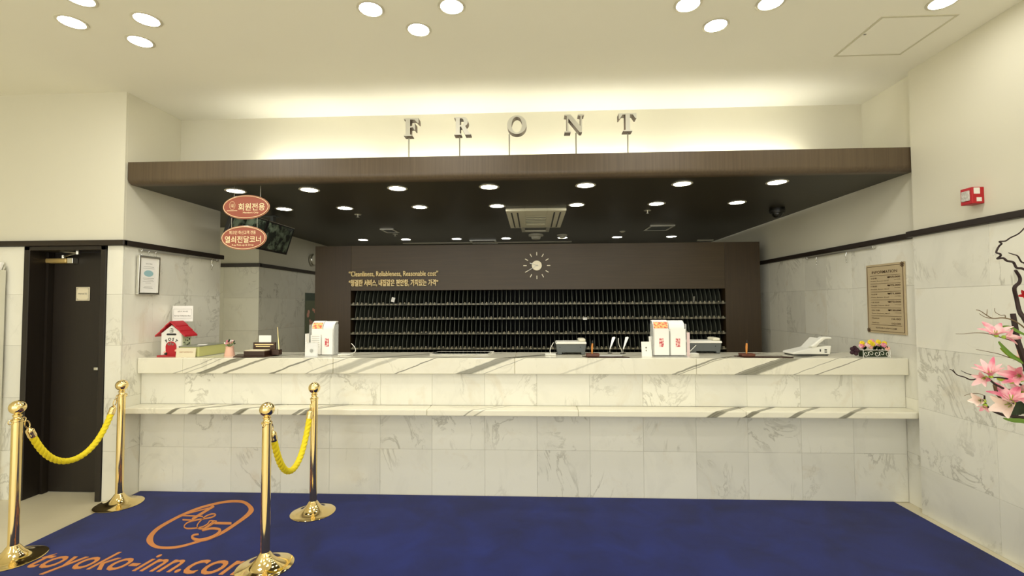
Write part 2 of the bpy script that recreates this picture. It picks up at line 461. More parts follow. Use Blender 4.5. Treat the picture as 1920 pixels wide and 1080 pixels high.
# --- canopy: wood clad box with a rounded lower front edge
r = .05
prof = [(DFA+.3, ZFB+.03), (DFA+.3, ZFA), (DFA, ZFA), (DFA, ZFB+r)] + [(DFA+r-r*math.cos(a), ZFB+r-r*math.sin(a)) for a in [i*PI/16 for i in range(1, 9)]] + [(DFA+.09, ZFB), (DFA+.09, ZFB+.03)]
can = struct('trim_9', MB().prism(prof, XL+.001, XR-.001, 'YZ'), 'veneer')
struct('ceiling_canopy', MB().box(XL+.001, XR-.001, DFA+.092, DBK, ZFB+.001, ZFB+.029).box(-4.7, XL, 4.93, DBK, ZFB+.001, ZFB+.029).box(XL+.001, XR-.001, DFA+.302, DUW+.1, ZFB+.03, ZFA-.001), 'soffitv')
# skirting under the counter walls is absent in the picture: carpet meets marble

# --- door
def door():
    d = DL+.17
    root = obj('door_1', MB().box(dx0-.0, dx0+.05, DL-.012, d+.03, 0, ZD).box(dx1-.045, dx1+.0, DL-.012, d+.03, 0, ZD).box(dx0, dx1, DL-.012, d+.03, ZD-.035, ZD-.001), 'doorw', kind='structure', bevel=.003)
    obj('door_leaf', MB().box(dx0+.052, dx1-.047, d, d+.045, .006, ZD-.037), 'doorw', root, bevel=.002)
    obj('door_stop', MB().box(dx0+.052, dx0+.075, d-.05, d-.002, 0, ZD-.037), 'doorw', root)
    # closer
    a = at(91, 490, d); b = at(147, 490, d)
    cl = tag(obj('door_closer', MB().box(a.x, b.x-.055, d-.055, d-.001, a.z-.022, a.z+.022), 'brass_matt', root, bevel=.012), 'brass coloured tubular closer body')
    obj('closer_cap', MB().box(b.x-.053, b.x, d-.05, d-.001, a.z-.024, a.z+.024), 'steel', cl, bevel=.004)
    p0 = at(84, 468, d-.03); p1 = at(146, 474, d-.12); p2 = at(119, 481, d-.03)
    obj('closer_arm', MB().tube([p0, p1], .008, 8).tube([p1, p2], .008, 8).lathe([(.014, -.02), (.014, .01)], tuple(p0), 12).lathe([(.014, -.014), (.014, .014)], tuple(p1), 12).lathe([(.014, -.05), (.014, .01)], tuple(p2), 12), 'steel', cl)
    # lock
    c = at(183, 691, d)
    obj('door_latch', MB().box(c.x-.018, c.x+.018, d-.02, d-.001, c.z-.012, c.z+.012), 'steel', root, bevel=.003)
    c = at(155, 551, d-.008)
    s = thing('private_sign', c, 'small square ivory plate reading PRIVATE on the dark door', 'sign')
    obj('plate', MB().box(-.062, .062, 0, .007, -.06, .06), 'ivory', s, bevel=.002)
    obj('frame_line', MB().tube([(-.054, -.001, -.052), (.054, -.001, -.052), (.054, -.001, .052), (-.054, -.001, .052)], .0012, 6, closed=True), 'greyink', s)
    obj('lettering', text_mb('PRIVATE', .08, .014, face_f(0, -.001, 0)), 'greyink', s)
    for sx in (-1, 1):
        for sz in (-1, 1):
            obj('screw', MB().lathe([(.005, 0), (.005, .003)], n=10, T=Matrix.Translation((sx*.046, -.003, sz*.044)) @ Matrix.Rotation(-PI/2, 4, 'X')), 'steel', s)
M['brass_matt'] = mat('matt_brass', srgb(206, 178, 112), .35, .5)
door()

# ---------------------------------------------------------------- reception counter
def counter():
    o = Vector(((XL+XR)/2, DF, 0))
    root = thing('reception_counter', o, 'long white marble reception counter with a lower ledge, across the alcove', 'counter')
    L = lambda x: x-o.x
    obj('body', MB().box(L(XL)+.002, L(XR)-.002, TH, .42, 0, ZTB), 'grout', root)
    # tiles: columns measured at the joint positions
    joints = [XL+.003] + [at(x, 800, DF).x for x in (345, 434, 527, 618, 713, 810, 909, 1007, 1106, 1206, 1305, 1402, 1502, 1600)] + [XR-.003]
    zj = at(960, 844, DF).z
    for i in range(len(joints)-1):
        for (z0, z1) in ((.003, zj), (zj, ZSB), (ZS, ZTB)):
            tile(root, 'Y', 1, 0, L(joints[i]), L(joints[i+1]), z0, z1)
    def u_of(px, py, D, z_mid): p = at(px, py, D); return p
    # countertop slabs
    def slab(name, cuts, y0, y1, z0, z1, m, bev):
        for a, b in zip(cuts[:-1], cuts[1:]):
            obj(name, MB().box(L(a)+.0006, L(b)-.0006, y0-DF, y1-DF, z0, z1), m, root, bevel=bev)
    # streak coordinates use the counter's own axes, all slabs share them (mesh coordinates are counter coordinates)
    def streaks(lst, D, zm, slant):
        out = []
        for (px, py, hw, st) in lst:
            p = at(px, py, D); out.append((L(p.x)-slant*p.z-1.3*(D-DF), hw*1.15, min(1, st*1.25)))
        return out
    top = [(412, 686, .05, .85), (458, 686, .024, .75), (540, 688, .018, .8), (352, 690, .012, .5), (370, 690, .01, .5), (600, 690, .012, .5), (645, 690, .085, .5), (690, 690, .04, .35), (692, 690, .012, .4),
           (768, 690, .012, .8), (905, 688, .07, .75), (946, 686, .008, .5), (1288, 693, .02, .7), (1312, 688, .01, .6), (1440, 688, .08, .8), (1420, 688, .01, .9), (1528, 688, .008, .6), (1572, 688, .01, .7), (1085, 690, .02, .25)]
    low = [(328, 768, .025, .9), (372, 769, .04, .8), (452, 771, .035, .8), (560, 773, .02, .7), (575, 774, .035, .8), (1343, 778, .045, .85), (1407, 778, .03, .8), (1495, 778, .03, .75), (1590, 778, .03, .75), (870, 780, .01, .6), (890, 780, .01, .5)]
    M['slab1'] = marble('marble_countertop', srgb(236, 232, 212), srgb(160, 156, 134), srgb(216, 206, 174), .12, streaks(top, DT, 0, 2.7), srgb(122, 120, 104), .5, 2.7, .09)
    SL2 = 1.6
    M['slab2'] = marble('marble_ledge', srgb(236, 232, 212), srgb(170, 165, 140), srgb(214, 204, 172), .15, streaks(low, DS, 0, SL2), srgb(116, 113, 96), .5, 1.6, .05)
    slab('countertop_slab', [XL+.003] + [at(x, 686, DT).x for x in (342, 624, 965, 1306)] + [XR-.003], DT, 4.36, ZTB, ZT, 'slab1', .006)
    slab('ledge_slab', [XL+.003] + [at(x, 778, DS).x for x in (520, 800, 1085, 1400)] + [XR-.003], DS, DF, ZSB, ZS, 'slab2', .008)
counter()

# ---------------------------------------------------------------- key rack cabinet
def cabinet():
    y = DU
    x0 = at(591, 500, y).x; x1 = at(1425, 500, y).x; zt = at(1000, 457.5, y).z
    ox0 = at(658, 600, y).x; ox1 = at(1360.5, 600, y).x; oz1 = at(1000, 543, y).z; oz0 = .80
    o = Vector(((x0+x1)/2, y, 0)); L = lambda x: x-o.x
    root = thing('key_rack_cabinet', o, 'wide dark wood cabinet of black key slots behind the counter', 'cabinet')
    obj('header_panel', MB().box(L(ox0)-.003, L(ox1)+.003, 0, .5, oz1, zt), 'veneerh', root, bevel=.002)
    obj('side_panel', MB().box(L(x0), L(ox0)-.005, 0, .5, 0, zt), 'veneerv', root, bevel=.002)
    obj('side_panel', MB().box(L(ox1)+.005, L(x1), 0, .5, 0, zt), 'veneerv', root, bevel=.002)
    obj('lower_panel', MB().box(L(ox0)-.003, L(ox1)+.003, 0, .5, 0, oz0), 'veneerh', root)
    obj('back_panel', MB().box(L(ox0)-.003, L(ox1)+.003, .36, .38, oz0, oz1), 'blackslot', root)
    zs = [at(1000, v, y).z for v in (569.5, 597, 625, 653.5)]; zs.append(2*zs[-1]-zs[-2])
    sh = None
    for z in zs:
        m = MB().box(L(ox0)-.002, L(ox1)+.002, -.004, .36, z-.013, z+.011)
        obj('shelf', m, 'shelf', root)
    # the divider: stepped from top to bottom of the rack, leaning out toward each shelf
    n = 85; pitch = (ox1-ox0)/n
    prof = []
    tops = [oz1]+zs[:-1]; bots = zs
    for a, b in zip(tops, bots):
        for t in (0, .25, .5, .75, 1): prof.append((.075-.07*(t**0.8) - .012*math.sin(PI*t), a+(b-a)*t))
    prof += [(.355, zs[-1]), (.355, oz1)]
    me = MB().prism(prof, -.0028, .0028, 'YZ').mesh('divider'); me.materials.append(M['divider'])
    for i in range(1, n):
        obj('divider', me, None, root, loc=(L(ox0)+pitch*i, 0, 0))
    tg = MB(); kn = MB()
    rnd = random.Random(3)
    for z in zs:
        for i in range(n):
            cx = L(ox0)+pitch*(i+.5)
            if rnd.random() < .93: tg.box(cx-.014, cx+.014, -.007, -.0045, z-.007, z+.006)
            if rnd.random() < .75: tg.box(cx-.008+.004*rnd.random(), cx+.009, -.003, .03, z+.011, z+.021+.006*rnd.random())
    obj('number_tags', tg, 'tag', root, kind='stuff')
    # gold slogan
    def line(body, px0, px1, py, hpx, bold):
        a = at(px0, py, y-.004); b = at(px1, py, y-.004); hh = hpx*y/FPX
        obj('slogan_line', text_mb(body, b.x-a.x, hh, face_f(L((a.x+b.x)/2), -.006, (a.z+b.z)/2), ext=.02, bold=bold), 'gold', root)
    line('“Cleanliness, Reliableness, Reasonable cost”', 655, 822, 514.0, 11.5, .005)
    line('“청결한 서비스, 내집같은 편안함, 가치있는 가격”', 655, 822, 530.5, 13.5, .016)
    # papers left in single slots
    for (px, py, w_, h_, rot, lab) in ((737, 562, .045, .06, .25, 'small white slip sticking out of a top row key slot, left'), (1097, 597.5, .05, .03, 0, 'small white label card on the second shelf of the key rack'), (1301, 561, .022, .075, .12, 'thin grey card leaning in a top row key slot, right')):
        p = at(px, py, y-.012)
        oo = obj('paper_slip', MB().box(-w_/2, w_/2, 0, .002, -h_/2, h_/2), 'paper' if px != 1301 else 'greyink', None, loc=p, rot=(0, rot, 0))
        tag(oo, lab, 'paper')
    # clock
    c = at(1006.5, 498, y); px = y/FPX
    ck = thing('wall_clock', (c.x, y-.004, c.z), 'round numberless clock with brass tick marks on dark wood panel', 'clock')
    T = Matrix.Rotation(PI/2, 4, 'X')
    obj('hub', MB().lathe([(9.6*px, 0), (9.6*px, .010), (9.0*px, .014), (.001, .016)], T=T, n=40), 'satin', ck, smooth=True)
    tk = MB().box(-.7*px, .7*px, -.008, 0, 19*px, 25.3*px).mesh('tick'); tk.materials.append(M['satin'])
    for i in range(12): obj('tick', tk, None, ck, rot=(0, i*PI/6, 0))
    def hand(name, ang, ln, wd, tail):
        obj(name, MB().prism([(-wd*px*.6, -tail*px), (wd*px*.6, -tail*px), (wd*px, ln*.9*px), (0, ln*px), (-wd*px, ln*.9*px)], -.024, -.021), 'white', ck, rot=(0, ang, 0))
    hand('hour_hand', math.radians(289), 14.5, .7, 3)
    hand('minute_hand', math.radians(239), 20, .6, 4)
M['satin'] = mat('satin_champagne', srgb(232, 222, 194), .35, .3)
cabinet()

# ---------------------------------------------------------------- FRONT letters on rods on top of the canopy
def arc(cx, cy, r1, r2, a0, a1, n=10): return [(cx+r1*math.cos(a0+(a1-a0)*i/n), cy+r2*math.sin(a0+(a1-a0)*i/n)) for i in range(n+1)]
LET = {
 'F': [[(0, 0), (.44, 0), (.44, .06), (.34, .08), (.34, .46), (.5, .48), (.58, .33), (.62, .33), (.62, .70), (.58, .70), (.5, .56), (.34, .55), (.34, .92), (.58, .91), (.76, .72), (.81, .72), (.79, 1), (0, 1), (0, .94), (.1, .92), (.1, .08), (0, .06)]],
 'R': [[(0, 0), (.42, 0), (.42, .06), (.34, .08), (.34, .46), (.42, .46), (.66, 0), (1.0, 0), (1.0, .06), (.93, .08), (.66, .50)] + arc(.58, .74, .25, .26, -PI*.35, PI/2, 10) + [(0, 1), (0, .94), (.1, .92), (.1, .08), (0, .06)],
       [(.34, .55), (.46, .55)] + arc(.46, .735, .12, .185, -PI/2, PI/2, 8)[1:-1] + [(.46, .92), (.34, .92)]],
 'O': [ell(.52, .5, .54, .52), list(reversed(ell(.52, .5, .29, .44)))],
 'N': [[(0, 0), (.32, 0), (.32, .06), (.2, .09), (.2, .78), (.80, 0), (.92, 0), (.92, .91), (1.04, .94), (1.04, 1), (.72, 1), (.72, .94), (.84, .91), (.84, .34), (.32, 1), (0, 1), (0, .94), (.12, .91), (.12, .09), (0, .06)]],
 'T': [[(.24, 0), (.72, 0), (.72, .06), (.60, .08), (.60, .93), (.76, .92), (.90, .70), (.95, .70), (.95, 1), (0, 1), (0, .70), (.05, .70), (.2, .92), (.36, .93), (.36, .08), (.24, .06)]],
}
M['rodgrey'] = mat('rod_grey', srgb(150, 147, 130), .5)
M['letterside'] = mat('letter_side_bronze', srgb(92, 72, 54), .5, .2)
def front_letters():
    D = 3.80; px = D/FPX
    z0 = at(968, 250.5, D).z
    hgt = 34.5*px
    for ch, cx, wpx, rod in (('F', 771, 29, 767), ('R', 867, 32, 862), ('O', 969, 37, 955), ('N', 1077, 37, 1080), ('T', 1177, 33, 1177)):
        vs, fs = poly_mesh(LET[ch], .5)
        x0 = min(v.x for v in vs); x1 = max(v.x for v in vs)
        c = at(cx, 236, D)
        root = thing('sign_letter', (c.x, D, ZFA), 'silver metal letter %s of the FRONT sign standing on the canopy' % ch, 'letter', 'letters of the front desk sign')
        mb = MB().add([((v.x-(x0+x1)/2)/(x1-x0)*wpx*px, (v.z+.5)*.075, z0-ZFA+v.y*hgt) for v in vs], fs)
        me = mb.mesh('letter_body'); me.materials.append(M['letter']); me.materials.append(M['letterside'])
        for p in me.polygons: p.material_index = 0 if abs(p.normal.y) > .7 else 1
        obj('letter_body', me, None, root)
        rx = at(rod, 270, D+.05).x-c.x
        obj('rod', MB().tube([(rx, .045, 0), (rx, .045, z0-ZFA+.012)], .0055, 8), 'rodgrey', root)
front_letters()

# ---------------------------------------------------------------- lamps
def downlight_parts(root, r, lens, drop=.006):
    obj('ring', MB().lathe([(r*.80, 0), (r*1.0, 0), (r*1.02, -drop*.6), (r*.97, -drop), (r*.82, -drop), (r*.79, -.001), (r*.80, 0)], n=36, cap=False), 'ring', root, smooth=True)
    obj('lens', MB().lathe([(.001, -.0035), (r*.79, -.0035)], n=36, cap=False), lens, root)
def lamps():
    pts = [(135, 41, 'left'), (150, -3, 'left'), (275, 36, 'left'), (263, 77, 'left'), (695, 16.5, 'mid'), (847, 11.5, 'mid'), (785, 55, 'mid'), (1290, 7.5, 'right'), (1445, 4, 'right'), (1342, 47, 'right'), (1768, 3, 'far')]
    names = {0: 'lower left of the far left ceiling lamps', 1: 'cut off by the top edge above the far left ceiling lamps', 2: 'upper right of the far left ceiling lamps', 3: 'nearest the canopy of the far left ceiling lamps',
             4: 'leftmost of the three middle ceiling lamps', 5: 'rightmost of the three middle ceiling lamps', 6: 'lowest of the three middle ceiling lamps', 7: 'leftmost of the three right ceiling lamps', 8: 'rightmost of the three right ceiling lamps',
             9: 'lowest of the three right ceiling lamps', 10: 'above the ceiling hatch by the right wall'}
    root = None; P = []
    for i, (x, y_, g) in enumerate(pts): P.append((atz(x, y_, ZC), 'round recessed lamp, '+names[i]))
    # unseen lamps added over the lobby for light, repeating the same clusters
    for yy in (1.35, -.2, -1.7):
        for cx in (-3.2, -.9, 1.45):
            for dx, dy in ((-.3, .1), (.3, .1), (0, -.25)): P.append((Vector((cx+dx, yy+dy, ZC)), 'added unseen recessed lamp further forward in the lobby ceiling'))
    for p, lab in P:
        if root is None:
            root = thing('ceiling_downlight', p, lab, 'lamp', 'lobby ceiling lamps'); downlight_parts(root, .083, 'lamp'); o = root
        else:
            o = copy_tree(root); o.location = p
        o['label'] = lab
    rows = [('front row', [(442, 358), (580, 355), (745, 351.5), (917, 348), (1098, 345.5), (1279, 345), (1457, 345.5)]),
            ('middle row', [(533, 393), (647, 390), (787, 386), (932, 383.5), (1081, 382.5), (1231, 382), (1382, 382.5)]),
            ('rear row', [(681, 450), (761, 448.5), (856, 447), (949, 446), (1055, 445.5), (1157, 444.5), (1259, 443.5)])]
    order = ['leftmost', 'second from left', 'third from left', 'middle', 'third from right', 'second from right', 'rightmost']
    root = None
    for nm, L in rows:
        mean = sum(atz(x, y_, ZFB).y for x, y_ in L)/len(L)
        for i, (x, y_) in enumerate(L):
            p = atz(x, y_, ZFB); p = at(x, y_, mean); p.z = ZFB
            lab = 'round lamp in the dark canopy, %s of the %s' % (order[i], nm)
            if root is None:
                root = thing('canopy_downlight', p, lab, 'lamp', 'canopy lamps'); downlight_parts(root, .088, 'lamp2'); o = root
            else: o = copy_tree(root); o.location = p
            o['label'] = lab
lamps()

M['addedlamp'] = mat('added_tube_glass', (1, 1, 1), .4, emit=((1.0, 0.975, 0.89), LAMP_ADDED))
def cove():  # unseen tubes added to brighten the upper wall and ceiling
    for i in range(4):
        x = -2.0+1.28*i
        root = thing('added_tube_lamp', (x, 4.235, ZFA), 'fluorescent tube added unseen on top of the canopy to brighten the upper wall', 'lamp', 'added light tubes on the canopy')
        obj('tray', MB().box(-.61, .61, -.04, .03, 0, .03).prism([(-.04, .03), (-.036, .03), (-.044, .105), (-.048, .105)], -.61, .61, 'YZ'), 'white', root)  # added tray, lip shaped to keep the tube light off the letters
        obj('tube', MB().tube([(-.58, 0, .05), (.58, 0, .05)], .014, 12), 'addedlamp', root, smooth=True)
        for s_ in (-1, 1): obj('socket', MB().box(s_*.59-.01, s_*.59+.01, -.015, .015, .03, .068), 'white', root)
cove()

# ---------------------------------------------------------------- ceiling hatch and things under the canopy
def frame_flat(name, corners, z, label, cat, wdt=.02, th=.006, fill=None, kind=None):
    """a rectangular frame on a ceiling; corners are four points"""
    c = sum((Vector(p) for p in corners), Vector())/4
    x0 = min(p[0] for p in corners); x1 = max(p[0] for p in corners)
    y0 = min(p[1] for p in corners); y1 = max(p[1] for p in corners)
    root = thing(name, (c.x, c.y, z), label, cat)
    hx, hy = (x1-x0)/2, (y1-y0)/2
    m = MB().box(-hx, hx, -hy, -hy+wdt, -th, 0).box(-hx, hx, hy-wdt, hy, -th, 0).box(-hx, -hx+wdt, -hy+wdt, hy-wdt, -th, 0).box(hx-wdt, hx, -hy+wdt, hy-wdt, -th, 0)
    obj('frame', m, 'line', root)
    return root, hx, hy
def under_canopy():
    a = atz(1690, 102, ZC); b = atz(1572, 102, ZC); c = atz(1648, 31, ZC); d = atz(1792, 30, ZC)
    x0 = (b.x+c.x)/2; x1 = (a.x+d.x)/2; y0 = c.y; y1 = a.y
    root, hx, hy = frame_flat('ceiling_hatch', [(x0, y0, ZC), (x1, y0, ZC), (x1, y1, ZC), (x0, y1, ZC)], ZC, 'square access hatch in the white ceiling by the right wall', 'hatch', .012, .004)
    obj('hatch_panel', MB().box(-hx+.016, hx-.016, -hy+.016, hy-.016, -.003, 0), 'ceiling', root)
    obj('latch', MB().box(-hx+.02, -hx+.035, -.05, -.04, -.006, -.003), 'greyink', root)
    # cassette air conditioner
    z = ZFB
    p0 = atz(948, 390.5, z); p1 = atz(1062, 389.5, z); y0 = (p0.y+p1.y)/2; y1 = atz(1005, 423, z).y
    cx = (p0.x+p1.x)/2; hw = (p1.x-p0.x)/2; ln = (y1-y0)
    ac = thing('air_conditioner', (cx, y0, z), 'cream ceiling cassette air conditioner in the middle of the dark canopy', 'air conditioner')
    g0, g1 = .30*ln, .80*ln; gw = hw*.37
    obj('panel', MB().box(-hw, -gw, 0, ln, -.03, 0).box(gw, hw, 0, ln, -.03, 0).box(-gw, gw, 0, g0, -.03, 0).box(-gw, gw, g1, ln, -.03, 0), 'cream', ac, bevel=.004)
    obj('grille_back', MB().box(-gw, gw, g0, g1, -.006, -.001), 'dgrey', ac)
    for i in range(6):
        yy = g0+(g1-g0)*(i+.5)/6
        obj('grille_slat', MB().box(-gw, gw, yy-.014, yy+.014, -.03, -.024), 'cream', ac)
    for s in (-1, 1):
        for f_ in (.62, .82):
            obj('air_slot', MB().box(s*hw*f_-.008, s*hw*f_+.008, .08*ln, .95*ln, -.0325, -.0305), 'dgrey', ac)
    h2 = hw*.58
    obj('drop_frame', MB().box(-h2, -h2+.045, ln+.004, ln+.42, -.02, 0).box(h2-.045, h2, ln+.004, ln+.42, -.02, 0).box(-h2+.045, h2-.045, ln+.36, ln+.42, -.02, 0), 'cream', ac)
    # vents and other small ceiling fittings
    def vent(px0, px1, py0, py1, label, slats=True):
        a = atz((px0+px1)/2-(px1-px0)*.5, py0, z); b = atz(px1, py0, z); yb = atz((px0+px1)/2, py1, z).y
        x0, x1 = a.x, b.x; ya = a.y
        r0 = thing('ceiling_vent', ((x0+x1)/2, (ya+yb)/2, z), label, 'vent')
        hx, hy = (x1-x0)/2, abs(yb-ya)/2
        obj('frame', MB().box(-hx, hx, -hy, -hy+.03, -.012, 0).box(-hx, hx, hy-.03, hy, -.012, 0).box(-hx, -hx+.03, -hy+.03, hy-.03, -.012, 0).box(hx-.03, hx, -hy+.03, hy-.03, -.012, 0), 'steel', r0)
        if slats:
            for i in range(5):
                yy = -hy+.03+(2*hy-.06)*(i+.5)/5
                obj('slat', MB().box(-hx+.03, hx-.03, yy-hy*.12, yy+hy*.12, -.009, -.001), 'grey', r0)
    vent(712, 738, 429, 435.5, 'small grey ceiling vent left of centre under the canopy')
    vent(1219, 1265, 422.5, 431, 'grey ceiling vent right of centre under the canopy')
    vent(880, 930, 450, 456.5, 'rectangular frame near the rear lamps under the canopy', False)
    def round_(name, px, py, rad, h, label, cat, m='cream'):
        p = atz(px, py, z); r0 = thing(name, p, label, cat)
        obj('body', MB().lathe([(.001, -h), (rad*.55, -h), (rad*.62, -h*.7), (rad*.62, -h*.45), (rad, -h*.35), (rad, 0)], n=28, cap=False), m, r0, smooth=True)
        return r0
    round_('smoke_detector', 1005, 439.5, .11, .07, 'round cream detector on canopy just behind the air conditioner', 'detector')
    round_('smoke_detector', 1054, 440, .075, .05, 'small round cream detector beside a rear canopy lamp', 'detector')
    round_('smoke_detector', 1167, 433.5, .04, .02, 'tiny flat round detector right of centre on the canopy', 'detector')
    def sprinkler(px, py, label):
        p = atz(px, py, z); r0 = thing('sprinkler', p, label, 'sprinkler')
        obj('escutcheon', MB().lathe([(.001, -.006), (.035, -.006), (.04, 0)], n=20, cap=False), 'steel', r0)
        obj('head', MB().lathe([(.008, -.03), (.008, -.006)], n=10).lathe([(.018, -.034), (.018, -.03)], n=14), 'steel', r0)
    sprinkler(671, 402, 'small steel ceiling sprinkler left of centre under the canopy')
    sprinkler(1214, 394.5, 'small steel ceiling sprinkler right of centre under the canopy')
    sprinkler(741, 438.5, 'small steel ceiling sprinkler by the left ceiling vent')
    # dome camera
    p = atz(1457, 391, z); r0 = thing('dome_camera', p, 'black security camera under the canopy by the right wall', 'camera')
    obj('housing', MB().lathe([(.075, 0), (.08, -.03), (.07, -.055), (.001, -.055)], n=24, cap=False), 'black', r0, smooth=True)
    obj('dome', MB().sphere((0, 0, -.055), .055, sq=(1, 1, .9)), 'glasspad', r0, smooth=True)
    obj('band', MB().lathe([(.0715, -.034), (.0815, -.032), (.0815, -.028), (.075, -.026)], n=24, cap=False), 'dgrey', r0)
    # pale edge strip where the canopy meets the back
    a = at(755, 455, 7.6); b = at(1072, 454.5, 7.6)
    struct('trim_7', MB().box(a.x, b.x, 7.6, 7.64, ZFB-.016, ZFB+.001), 'cream')
    a = at(1308, 452, 7.6); b = at(1338, 452, 7.6)
    struct('trim_8', MB().box(a.x, b.x, 7.6, 7.64, ZFB-.02, ZFB+.001), 'cream')
under_canopy()

# ---------------------------------------------------------------- hanging oval signs
def oval_sign(px, py, apx, bpx, D, label, lines, wires, logo=False):
    c = at(px, py, D); s = D/FPX
    root = thing('hanging_sign', c, label, 'sign')
    a, b = apx*s, bpx*s
    obj('plate', MB().prism(ell(0, 0, a, b, 64), 0, .012), 'signred', root)
    obj('border', MB().tube([(x, -.001, z) for x, z in ell(0, 0, a*.965, b*.935, 64)], .0028, 6, closed=True), 'signcream', root)
    obj('rim', MB().tube([(x, .006, z) for x, z in ell(0, 0, a, b, 64)], .0045, 6, closed=True), 'chromeish', root)
    for body, cx, cz, w_, h_, bold in lines:
        obj('lettering', text_mb(body, w_*s, h_*s, face_f(cx*s, -.0015, -cz*s), bold=bold), 'signcream', root)
    if logo:
        obj('emblem', MB().tube([(x, -.0015, z) for x, z in ell(-27*s, 3*s, 5.8*s, 8*s, 30)], .0012, 5, closed=True), 'signcream', root)
        obj('emblem_lettering', text_mb('A&5', 7*s, 7*s, face_f(-27*s, -.0015, 3*s)), 'signcream', root)
        obj('emblem_underline', MB().box(-38*s, -17*s, -.002, -.0005, -7.5*s, -6.6*s), 'signcream', root)
    for (x0, z0, x1, z1) in wires:
        obj('wire', MB().tube([(x0*s, .006, z0*s), (x1*s, .006, z1)], .0015, 6), 'steel', root)
    return root
M['chromeish'] = mat('sign_rim', srgb(206, 150, 120), .3, .3)
DSG = 3.86
cu_ = at(461, 388, DSG); cl_ = at(456.5, 446, DSG); sg = DSG/FPX
oval_sign(461, 388, 46, 22.8, DSG, 'upper terracotta oval hanging sign reading members only', [('회원전용', 11.5, 0, 53, 14.5, .012), ('Members Only', 10, 11.5, 31, 4.2, .01)],
          [(-24.5, 19.5, -24.5, ZFB-cu_.z), (28, 18.3, 28, ZFB-cu_.z)], True)
oval_sign(456.5, 446, 44.5, 22.8, DSG, 'lower terracotta oval hanging sign for key pick-up and drop', [('체크인 하신고객 전용', -2, -10.5, 53, 7.2, .01), ('열쇠전달코너', -1, 3, 72, 13.5, .012), ('Key Pick-up & Drop', -1, 14.3, 43, 4.4, .01)],
          [(-25, 19, -25, (57.5-18)*sg), (26, 18.6, 26, (57.5-18)*sg)])

# ---------------------------------------------------------------- monitors under the canopy, near the left wall
def monitor(y0, y1, label):
    # plane faces +X and leans out at the top
    xb, zb, xt, zt = -3.00, 2.215, -2.90, 2.535
    ln = y1-y0
    root = thing('monitor', (xb, (y0+y1)/2, zb), label, 'monitor')
    d = Vector((xt-xb, 0, zt-zb)); hgt = d.length; ang = math.atan2(xt-xb, zt-zb)
    # local frame: Z up along screen, X out of the screen
    T = Matrix.Rotation(ang, 4, 'Y')
    obj('housing', MB().box(-.045, 0, -ln/2, ln/2, 0, hgt, T), 'black', root, bevel=.006)
    obj('bezel', MB().box(0, .006, -ln/2, ln/2, 0, .022, T).box(0, .006, -ln/2, ln/2, hgt-.018, hgt, T).box(0, .006, -ln/2, -ln/2+.022, .022, hgt-.018, T).box(0, .006, ln/2-.022, ln/2, .022, hgt-.018, T), 'black', root)
    obj('screen', MB().box(.0005, .003, -ln/2+.022, ln/2-.022, .022, hgt-.018, T), 'screen', root)
    obj('highlight_edge', MB().box(.0062, .0075, -ln/2, ln/2, hgt-.006, hgt, T), 'steel', root)
    obj('bracket', MB().box(.03-.055, .03-.02, -.03, .03, hgt-.1, ZFB-zb).box(-.09, .05, -.05, .05, ZFB-zb-.008, ZFB-zb-.0005), 'grey', root)
monitor(4.37, 4.93, 'near dark monitor hung behind the oval signs by the left wall')
monitor(4.945, 5.50, 'far dark monitor hung right beside the oval signs, by the passage')

# ---------------------------------------------------------------- picture rails, hooks, framed notice
def rail(name, axis_x, y0, y1, z, label, sgn):
    root = thing(name, (axis_x, (y0+y1)/2, z), label, 'rail')
    h = (y1-y0)/2
    obj('bar', MB().box(-.006, .006, -h, h, -.006, .006), 'steel', root)
    for s in (-1, 1): obj('bracket', MB().box(-.008, .008, s*h*.96-.008, s*h*.96+.008, -.01, .012), 'steel', root)
def hook(x, y, z, ln, label):
    root = thing('wire_hook', (x, y, z), label, 'hook', 'wire hooks on the picture rails')
    pts = [(0, 0, .012), (.006, .004, .004), (0, 0, -.004), (-.004, .008, -ln*.4), (.004, .012, -ln*.6), (0, .006, -ln*.8), (0, 0, -ln), (0, -.008, -ln+.006)]
    obj('wire', MB().tube(smooth_path(pts, 3), .0028, 6), 'chrome', root)
rz_ = ZD-.018
rail('picture_rail', XL+.02, 3.86, 4.85, rz_, 'thin steel picture rail under the dark trim on the left wall', 1)
rail('picture_rail', XR-.02, 4.18, 5.2, rz_, 'thin steel picture rail under the dark trim on the right wall', 1)
for i, px in enumerate((265, 279, 292)):
    p = atx(px, 465, XL+.02); hook(XL+.02, p.y, rz_-.006, .075, ('left', 'middle', 'right')[i]+' wire hook of the three above the framed notice')
p = atx(397, 490, XL+.02); hook(XL+.02, min(p.y, 4.8), rz_-.006, .10, 'lone wire hook at the far end of the left rail')
p = atx(1531, 480, XR-.02); hook(XR-.02, p.y, rz_-.006, .08, 'far wire hook on the right picture rail')
p = atx(1587, 475, XR-.02); hook(XR-.02, p.y, rz_-.006, .10, 'near wire hook on the right picture rail above the sign')
